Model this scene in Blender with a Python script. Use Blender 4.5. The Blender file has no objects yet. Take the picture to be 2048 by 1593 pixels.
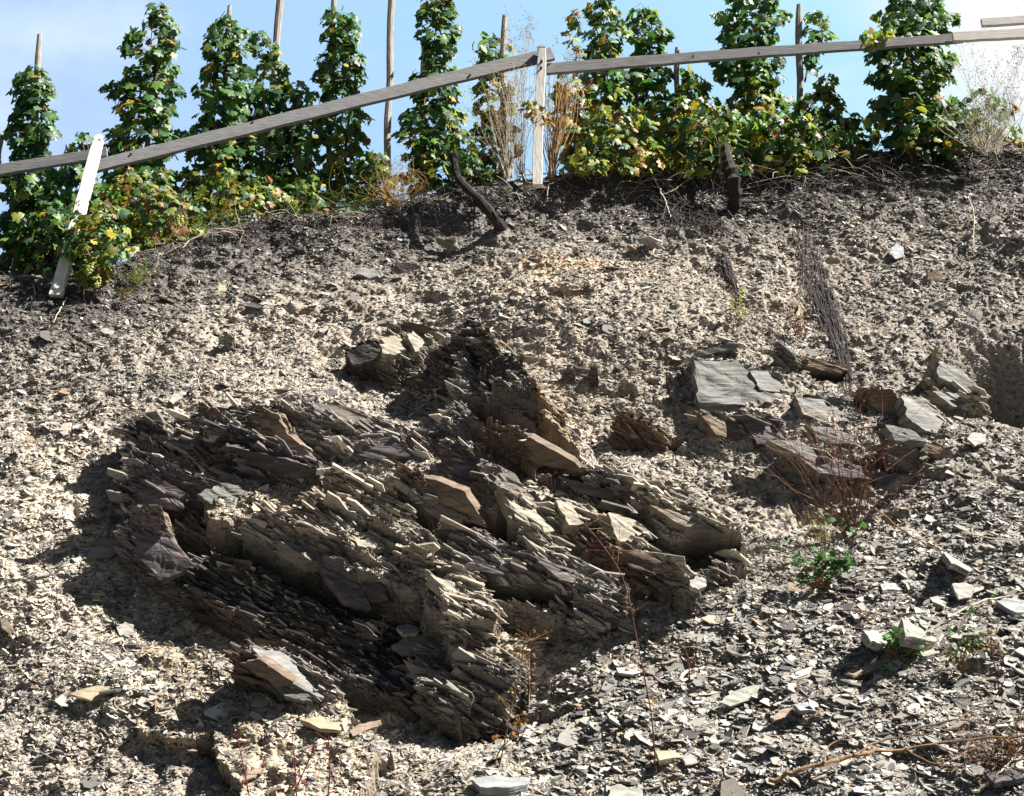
import bpy, math, random
import numpy as np
from mathutils import Vector, Matrix
R = math.radians
random.seed(7); rng = np.random.default_rng(7)
SC = bpy.context.scene
COL = SC.collection
# ---------------------------------------------------------------- camera
PITCH = R(15.0); TH = math.tan(R(20.0)); CZ = 1.6; W, H = 2048.0, 1593.0
cam = bpy.data.objects.new('camera', bpy.data.cameras.new('camera')); COL.objects.link(cam)
cam.location = (0, 0, CZ); cam.rotation_euler = (R(90)+PITCH, 0, 0)
cam.data.sensor_width = 36; cam.data.lens = 18/TH; cam.data.clip_end = 3000; cam.data.clip_start = .05
SC.camera = cam
# ---------------------------------------------------------------- light
SUN = Vector((0.64, -0.15, 0.75)).normalized()
el = math.asin(SUN.z); az = math.atan2(SUN.x, SUN.y)
world = bpy.data.worlds.new('World'); SC.world = world; world.use_nodes = True
nt = world.node_tree; nt.nodes.clear()
def N(nt, t, **k):
    n = nt.nodes.new(t)
    for a, b in k.items(): setattr(n, a, b)
    return n
def L(nt, a, b): nt.links.new(a, b)
wo = N(nt, 'ShaderNodeOutputWorld'); bg = N(nt, 'ShaderNodeBackground')
sky = N(nt, 'ShaderNodeTexSky', sky_type='NISHITA', sun_disc=False, sun_elevation=el, sun_rotation=az)
sky.air_density = 1.0; sky.dust_density = 0.6; sky.ozone_density = 1.5
tc = N(nt, 'ShaderNodeTexCoord'); sx = N(nt, 'ShaderNodeSeparateXYZ'); L(nt, tc.outputs['Generated'], sx.inputs[0])
def mth(op, a, b=None, c=None, cl=False):
    n = N(nt, 'ShaderNodeMath', operation=op, use_clamp=cl)
    for i, v in enumerate((a, b, c)):
        if v is None: continue
        if isinstance(v, (int, float)): n.inputs[i].default_value = v
        else: L(nt, v, n.inputs[i])
    return n.outputs[0]
dt = N(nt, 'ShaderNodeVectorMath', operation='DOT_PRODUCT'); dt.inputs[1].default_value = Vector((.12, .84, .53)).normalized()
L(nt, tc.outputs['Generated'], dt.inputs[0])
nz = N(nt, 'ShaderNodeTexNoise'); nz.inputs['Scale'].default_value = 3.4; nz.inputs['Detail'].default_value = 3; nz.inputs['Roughness'].default_value = .5
mp = N(nt, 'ShaderNodeMapping'); mp.inputs['Scale'].default_value = (1, 1, 1.6); mp.inputs['Location'].default_value = (.35, 0, .1)
L(nt, tc.outputs['Generated'], mp.inputs[0]); L(nt, mp.outputs[0], nz.inputs['Vector'])
thin = mth('MULTIPLY_ADD', nz.outputs[0], .45, -.22)
ratio = mth('DIVIDE', sx.outputs[0], mth('MAXIMUM', sx.outputs[1], .2))
pos = mth('ADD', mth('MULTIPLY_ADD', ratio, 1.3, .5), thin, None, True)
cr = N(nt, 'ShaderNodeValToRGB'); L(nt, pos, cr.inputs[0]); e = cr.color_ramp.elements
SKYC = [(0, (.26, .37, .56)), (.14, (.25, .38, .56)), (.4, (.25, .40, .56)), (.62, (.26, .42, .56)), (.84, (.28, .465, .56)), (.95, (.45, .53, .56)), (1, (.56, .56, .57))]
e[0].position = 0; e[0].color = (*SKYC[0][1], 1); e[1].position = 1; e[1].color = (*SKYC[-1][1], 1)
for p_, c_ in SKYC[1:-1]: q_ = e.new(p_); q_.color = (*c_, 1)
front_ = N(nt, 'ShaderNodeMapRange', interpolation_type='SMOOTHSTEP'); front_.inputs[1].default_value = .55; front_.inputs[2].default_value = .85
L(nt, dt.outputs['Value'], front_.inputs[0])
sc_ = N(nt, 'ShaderNodeVectorMath', operation='SCALE'); L(nt, sky.outputs[0], sc_.inputs[0]); sc_.inputs['Scale'].default_value = SKYK = 0.013
mx = N(nt, 'ShaderNodeMix', data_type='RGBA', clamp_factor=True)
L(nt, front_.outputs[0], mx.inputs[0]); L(nt, sc_.outputs[0], mx.inputs[6]); L(nt, cr.outputs[0], mx.inputs[7])
L(nt, mx.outputs[2], bg.inputs[0]); bg.inputs[1].default_value = 1.0
sk2 = N(nt, 'ShaderNodeVectorMath', operation='SCALE'); sk2.inputs['Scale'].default_value = .60; cl = N(nt, 'ShaderNodeMapRange', interpolation_type='SMOOTHSTEP'); cl.inputs[1].default_value = .50; cl.inputs[2].default_value = .78; cl.inputs[4].default_value = .55
nz2 = N(nt, 'ShaderNodeTexNoise'); nz2.inputs['Scale'].default_value = 5.5; nz2.inputs['Detail'].default_value = 5; nz2.inputs['Roughness'].default_value = .55; L(nt, mp.outputs[0], nz2.inputs['Vector']); L(nt, nz2.outputs[0], cl.inputs[0])
cm = N(nt, 'ShaderNodeMix', data_type='RGBA', clamp_factor=True); cm.inputs[7].default_value = (.50, .58, .60, 1); L(nt, cl.outputs[0], cm.inputs[0]); L(nt, cr.outputs[0], cm.inputs[6]); L(nt, cm.outputs[2], sk2.inputs[0]); L(nt, sk2.outputs[0], mx.inputs[7])
L(nt, bg.outputs[0], wo.inputs[0])
sl = bpy.data.lights.new('sun', 'SUN'); so = bpy.data.objects.new('sun', sl); COL.objects.link(so)
sl.energy = 5.0; sl.angle = R(.5); sl.color = (1, .945, .865)
so.rotation_euler = SUN.to_track_quat('Z', 'Y').to_euler()
SC.view_settings.view_transform = 'Standard'; SC.view_settings.look = 'None'; SC.view_settings.gamma = 1
SC.view_settings.use_curve_mapping = False; SC.view_settings.exposure = 1.62
SC.cycles.max_bounces = 4; SC.cycles.diffuse_bounces = 1; SC.cycles.transparent_max_bounces = 4

# ---------------------------------------------------------------- projection helpers (numpy)
cp, sp = math.cos(PITCH), math.sin(PITCH)
FW = np.array([0, cp, sp]); UP = np.array([0, -sp, cp])
CAMP = np.array([0, 0, CZ])
def raydir(px, py):
    x = (np.asarray(px, float)-W/2)/(W/2)*TH; y = (H/2-np.asarray(py, float))/(W/2)*TH
    d = np.stack([x, cp-y*sp, sp+y*cp], -1)
    return d/d[..., 1:2]                      # scaled so that Y = 1
def proj(P):
    q = P-CAMP; f = q@FW; u = q@UP
    return W/2+q[..., 0]/f/TH*W/2, H/2-u/f/TH*W/2
def at(px, py, Y):
    d = raydir(px, py); return CAMP+d*np.asarray(Y)[..., None] if np.ndim(Y) else CAMP+d*Y
def hsh(i, j, k=0, s=0):
    with np.errstate(over='ignore'):
        n = (np.asarray(i).astype(np.int64)*374761393+np.asarray(j).astype(np.int64)*668265263+np.asarray(k).astype(np.int64)*2147483647+s*974634777) & 0xffffffff
        n = ((n ^ (n >> 13))*1274126177) & 0xffffffff; n = ((n ^ (n >> 16))*2246822519) & 0xffffffff
        return ((n ^ (n >> 15)) & 0xffffff)/float(0xffffff)
def vn(P, f, s=0):
    """value noise 3D, -1..1"""
    q = P*f+100.5; i = np.floor(q).astype(np.int64); t = q-i; t = t*t*(3-2*t); r = 0
    for a in (0, 1):
        wa = t[..., 0] if a else 1-t[..., 0]
        for b in (0, 1):
            wb = t[..., 1] if b else 1-t[..., 1]
            for c in (0, 1):
                wc = t[..., 2] if c else 1-t[..., 2]
                r = r+wa*wb*wc*hsh(i[..., 0]+a, i[..., 1]+b, i[..., 2]+c, s)
    return r*2-1
def fbm(P, f, o=3, g=.5, s=0):
    r = 0; a = 1
    for k in range(o): r = r+a*vn(P, f*2.03**k, s+k*17); a *= g
    return r

# ---------------------------------------------------------------- materials
def mat(name, base=None, rough=.8, attr=False, spec=.3):
    m = bpy.data.materials.new(name); m.use_nodes = True; b = m.node_tree.nodes['Principled BSDF']
    b.inputs['Roughness'].default_value = rough; b.inputs['Specular IOR Level'].default_value = spec
    if base: b.inputs['Base Color'].default_value = (*base, 1)
    return m, m.node_tree, b
def mulnoise(nt, b, src, scale, lo, hi, stretch=(1, 1, 1), detail=5, rot=(0, 0, 0)):
    tc = N(nt, 'ShaderNodeTexCoord'); mp = N(nt, 'ShaderNodeMapping'); mp.inputs['Scale'].default_value = stretch; mp.inputs['Rotation'].default_value = rot
    n = N(nt, 'ShaderNodeTexNoise'); n.inputs['Scale'].default_value = scale; n.inputs['Detail'].default_value = detail; n.inputs['Roughness'].default_value = .65
    L(nt, tc.outputs['Object'], mp.inputs[0]); L(nt, mp.outputs[0], n.inputs['Vector'])
    r = N(nt, 'ShaderNodeMapRange'); r.inputs[1].default_value = .3; r.inputs[2].default_value = .7; r.inputs[3].default_value = lo; r.inputs[4].default_value = hi
    L(nt, n.outputs[0], r.inputs[0])
    m = N(nt, 'ShaderNodeVectorMath', operation='SCALE'); L(nt, src, m.inputs[0]); L(nt, r.outputs[0], m.inputs['Scale'])
    L(nt, m.outputs[0], b.inputs['Base Color'])
    return n, m
def attrmat(name, rough, spec, scale, lo, hi, bump=0, stretch=(1, 1, 1), rot=(0, 0, 0), bdist=.01):
    m, nt, b = mat(name, None, rough, True, spec)
    a = N(nt, 'ShaderNodeAttribute', attribute_name='Col')
    n, mm = mulnoise(nt, b, a.outputs['Color'], scale, lo, hi, stretch, rot=rot)
    if bump:
        bp = N(nt, 'ShaderNodeBump'); bp.inputs['Strength'].default_value = bump; bp.inputs['Distance'].default_value = bdist
        L(nt, n.outputs[0], bp.inputs['Height']); L(nt, bp.outputs[0], b.inputs['Normal'])
    return m
M_ter = attrmat('shale ground', .9, .15, 38, .65, 1.3, .5)
M_rock = attrmat('slate rock', .7, .3, 9, .6, 1.4, .8, stretch=(1.2, .8, 9), rot=(0, R(-27), 0), bdist=.02)
M_flake = attrmat('slate chips', .6, .3, 20, .8, 1.2)
M_rock2 = attrmat('split slate', .7, .25, 16, .65, 1.35, .4, stretch=(1, 1, 4), rot=(0, R(-27), 0))
def leafmat(name):
    m, nt, b = mat(name, None, .45, True, .35)
    a = N(nt, 'ShaderNodeAttribute', attribute_name='Col')
    n, mm = mulnoise(nt, b, a.outputs['Color'], 45, .75, 1.3)
    tr = N(nt, 'ShaderNodeBsdfTranslucent'); ms = N(nt, 'ShaderNodeMixShader'); ms.inputs[0].default_value = .36
    g = N(nt, 'ShaderNodeVectorMath', operation='MULTIPLY'); g.inputs[1].default_value = (1.5, 1.6, .7); L(nt, mm.outputs[0], g.inputs[0])
    L(nt, g.outputs[0], tr.inputs[0]); out = nt.nodes['Material Output']
    L(nt, b.outputs[0], ms.inputs[1]); L(nt, tr.outputs[0], ms.inputs[2]); L(nt, ms.outputs[0], out.inputs[0])
    return m
M_leaf = leafmat('vine leaf')
def woodmat(name, c, sx=(1, 1, 1), lo=.6, hi=1.3, rough=.85, scale=14):
    m, nt, b = mat(name, c, rough)
    rgb = N(nt, 'ShaderNodeRGB'); rgb.outputs[0].default_value = (*c, 1)
    n, mm = mulnoise(nt, b, rgb.outputs[0], scale, lo, hi, sx)
    bp = N(nt, 'ShaderNodeBump'); bp.inputs['Strength'].default_value = .5; bp.inputs['Distance'].default_value = .006
    L(nt, n.outputs[0], bp.inputs['Height']); L(nt, bp.outputs[0], b.inputs['Normal'])
    return m
M_rail = woodmat('weathered plank', (.19, .19, .195), (.6, 5, 9))
M_railp = woodmat('pale plank', (.55, .53, .50), (.6, 5, 9), .75, 1.15)
M_white = woodmat('whitewashed wood', (.80, .78, .74), (3, 3, .8), .7, 1.1)
M_stake = woodmat('grey stake wood', (.30, .27, .24), (6, 6, .8))
M_bark = woodmat('dark vine bark', (.022, .018, .016), (5, 5, 2))
M_stem = woodmat('cane', (.20, .12, .06), (4, 4, 1))
M_straw = woodmat('dry straw', (.42, .27, .12), (3, 3, 1))
M_strawp = woodmat('pale dead grass', (.52, .46, .36), (3, 3, 1))
M_red = woodmat('russet stem', (.17, .085, .052), (3, 3, 1))
M_crim = woodmat('crimson stem', (.16, .03, .035), (3, 3, 1))
M_twig = woodmat('grey brown twig', (.17, .12, .09), (3, 3, 1))
M_root = woodmat('grey root', (.05, .043, .043), (3, 3, 1))
M_iron = mat('rusty iron', (.06, .05, .045), .6)[0]
M_grape, gnt, gb = mat('green grape', (.38, .42, .12), .35)
gb.inputs['Subsurface Weight'].default_value = .0

# ---------------------------------------------------------------- mesh helpers
def mesh(name, V, F, m, parent=None, col=None, smooth=False):
    """V (n,3); F list of arrays (each (k,n_i)) or list of tuples"""
    me = bpy.data.meshes.new(name)
    V = np.asarray(V, np.float32)
    if isinstance(F, list) and len(F) and isinstance(F[0], np.ndarray) and F[0].ndim == 2:
        tot = np.concatenate([np.full(len(f), f.shape[1], np.int32) for f in F]); idx = np.concatenate([f.ravel() for f in F]).astype(np.int32)
    elif isinstance(F, np.ndarray):
        tot = np.full(len(F), F.shape[1], np.int32); idx = F.ravel().astype(np.int32)
    else:
        tot = np.array([len(f) for f in F], np.int32); idx = np.array([i for f in F for i in f], np.int32)
    me.vertices.add(len(V)); me.vertices.foreach_set('co', V.ravel())
    me.loops.add(len(idx)); me.loops.foreach_set('vertex_index', idx)
    st = np.concatenate([[0], np.cumsum(tot)[:-1]]).astype(np.int32)
    me.polygons.add(len(tot)); me.polygons.foreach_set('loop_start', st); me.polygons.foreach_set('loop_total', tot)
    me.polygons.foreach_set('use_smooth', np.full(len(tot), bool(smooth)))
    me.update(calc_edges=True)
    if col is not None:
        a = me.color_attributes.new('Col', 'FLOAT_COLOR', 'POINT')
        c = np.ones((len(V), 4), np.float32); c[:, :3] = col; a.data.foreach_set('color', c.ravel())
    me.materials.append(m)
    o = bpy.data.objects.new(name, me); COL.objects.link(o)
    if parent is not None:
        o.parent = parent; o.location = Vector()
    return o
def tag(o, label=None, cat=None, group=None, kind=None):
    if label: o['label'] = label
    if cat: o['category'] = cat
    if group: o['group'] = group
    if kind: o['kind'] = kind
    return o
def empty(name, loc, label, cat, group=None):
    o = bpy.data.objects.new(name, None); COL.objects.link(o); o.location = [float(v) for v in loc]; o.empty_display_size = .1
    return tag(o, label, cat, group)
class MB:
    def __init__(s): s.V = []; s.F = []; s.C = []; s.n = 0
    def add(s, V, F, c=None):
        V = np.asarray(V, float); s.V.append(V); s.F += [tuple(i+s.n for i in f) for f in F]; s.n += len(V)
        if c is not None: s.C.append(np.tile(c, (len(V), 1)) if np.ndim(c) == 1 else c)
    def tube(s, pts, rad, k=6, c=None, cap=True):
        pts = np.asarray(pts, float); rad = np.broadcast_to(rad, (len(pts),)); V = []; F = []
        up = np.array([0.3, 0.9, .31])
        for i, p in enumerate(pts):
            t = pts[min(i+1, len(pts)-1)]-pts[max(i-1, 0)]; t /= np.linalg.norm(t)+1e-9
            a = np.cross(t, up); a /= np.linalg.norm(a)+1e-9; b = np.cross(t, a)
            for j in range(k):
                an = 2*math.pi*j/k; V.append(p+rad[i]*(a*math.cos(an)+b*math.sin(an)))
        for i in range(len(pts)-1):
            for j in range(k): F.append((i*k+j, i*k+(j+1) % k, (i+1)*k+(j+1) % k, (i+1)*k+j))
        if cap: F.append(tuple(range(k-1, -1, -1))); F.append(tuple((len(pts)-1)*k+j for j in range(k)))
        s.add(V, F, c)
    def build(s, name, m, parent=None, smooth=False):
        if not s.n: return None
        V = np.concatenate(s.V)
        if parent is not None: V = V-np.array(parent.location)
        return mesh(name, V, s.F, m, parent, np.concatenate(s.C) if s.C else None, smooth)

# ---------------------------------------------------------------- bank: base surface by depth
CRX = [-1000, 0, 60, 120, 200, 250, 330, 420, 560, 700, 800, 900, 1050, 1150, 1300, 1450, 1600, 1750, 1850, 1950, 2048, 3000]
CRY = [700, 552, 552, 560, 545, 520, 488, 462, 428, 425, 405, 378, 362, 346, 340, 350, 330, 305, 294, 296, 285, 190]
def crest(px): return np.interp(px, CRX, CRY)
def depth(px, py):
    d = raydir(px, py); te = d[..., 2]; a = d[..., 0]
    y1 = 7.575/np.maximum(1-.75*te, .3); y2 = 7.146/np.maximum(1-1.3*te+.242*a, .3)
    k = .25; h = np.clip(.5+.5*(y2-y1)/k, 0, 1)
    return y2*(1-h)+y1*h-k*h*(1-h)
fine = np.arange(-120, 2170, 1.65)
cols = np.concatenate([np.linspace(-1000, -560, 30), np.arange(-550, -122, 5.), fine, np.arange(2172, 2600, 5.), np.linspace(2610, 3050, 30)])
rowt = np.concatenate([np.linspace(0, 1, 800), 1+np.linspace(.004, 1, 50)**1.3*.62])
_c = np.stack([cols/100., cols*0, cols*0], -1)
PX = np.tile(cols, (len(rowt), 1)); cy = (crest(cols)+4*vn(_c, 1.1, 70)+4*vn(_c, 3.7, 71)+2.5*vn(_c, 11, 72))[None, :]
PY = cy+(1620-cy)*rowt[:, None]
Yd = depth(PX, PY); B = at(PX, PY, Yd)
DD = np.array([0, -.87, .5]); DD /= np.linalg.norm(DD)
th = R(27); E = np.array([math.cos(th), 0, -math.sin(th)]); NN = np.cross(E, DD); NN /= np.linalg.norm(NN); NN = NN if NN[2] > 0 else -NN
mpp = Yd*TH/(W/2)          # metres per photo pixel
def gauss(cx, cy_, rx, ry, rot=0):
    c, s = math.cos(R(rot)), math.sin(R(rot)); x = PX-cx; y = PY-cy_
    return np.exp(-(((x*c+y*s)/rx)**2+((-x*s+y*c)/ry)**2))
hb = .34*gauss(820, 1000, 520, 170, 20)+.16*gauss(1660, 830, 300, 90, 12)-.20*gauss(620, 1330, 330, 95, 22)-.14*gauss(1000, 1420, 120, 60)
hb += .12*gauss(1130, 640, 200, 140)-.60*gauss(2030, 760, 100, 60, 10)+.14*gauss(300, 1420, 130, 90)+.1*gauss(100, 1000, 140, 300)
hb -= .18*gauss(810, 800, 90, 80)
hb += .12*fbm(B, .55, 3, .5, 3)+.055*vn(B, 2.3, 9)
q = fbm(B, 5.5, 2, .5, 21); hb += .035*np.abs(q)
hb += .03*gauss(900, 450, 800, 60)*vn(B, 8, 31)
rock = np.zeros_like(hb); tcol = np.zeros(hb.shape+(3,))
# base tint: tan shale in the middle, greyer along the top, on the right and on the lower fan
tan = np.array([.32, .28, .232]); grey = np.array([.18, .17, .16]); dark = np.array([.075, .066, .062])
g1 = np.clip((PY-cy)/190., 0, 1); nzb = .5+.5*vn(B, 1.6, 5)
tmix = np.clip(g1*.95+.35*(nzb-.5), 0, 1)*(1-.55*np.clip((PX-1350)/600, 0, 1))*(1-.35*gauss(150, 760, 260, 130))
tcol[:] = grey+(tan-grey)*tmix[..., None]
dk = np.clip(np.clip(1.2-(PY-cy)/170., 0, 1)*.85+.6*gauss(90, 610, 190, 70)+.4*gauss(1400, 400, 170, 60)+.3*gauss(1950, 330, 200, 70)+.7*gauss(2020, 760, 80, 60), 0, .92)[..., None]  # dark humus plus painted vine shade along the crest; painted shade in right hollow
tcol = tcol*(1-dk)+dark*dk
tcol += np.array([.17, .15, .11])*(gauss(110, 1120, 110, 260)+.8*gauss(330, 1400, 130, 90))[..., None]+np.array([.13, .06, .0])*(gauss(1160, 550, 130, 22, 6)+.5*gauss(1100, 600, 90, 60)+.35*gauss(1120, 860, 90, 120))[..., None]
tcol *= (1+.22*vn(B, 3.1, 77)[..., None])
KC = dict(h=(.20, .20, .188), g=(.195, .182, .168), b=(.14, .10, .07), p=(.32, .29, .24), t=(.36, .30, .225), d=(.08, .072, .07), v=(.125, .112, .118), o=(.30, .225, .15))  # pale and violet tones: slate colour plus painted sunlit and shaded faces
wx = 9*vn(B, 5, 61)+4*vn(B, 17, 62); wy = 7*vn(B, 5, 63)+4*vn(B, 17, 64)
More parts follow.
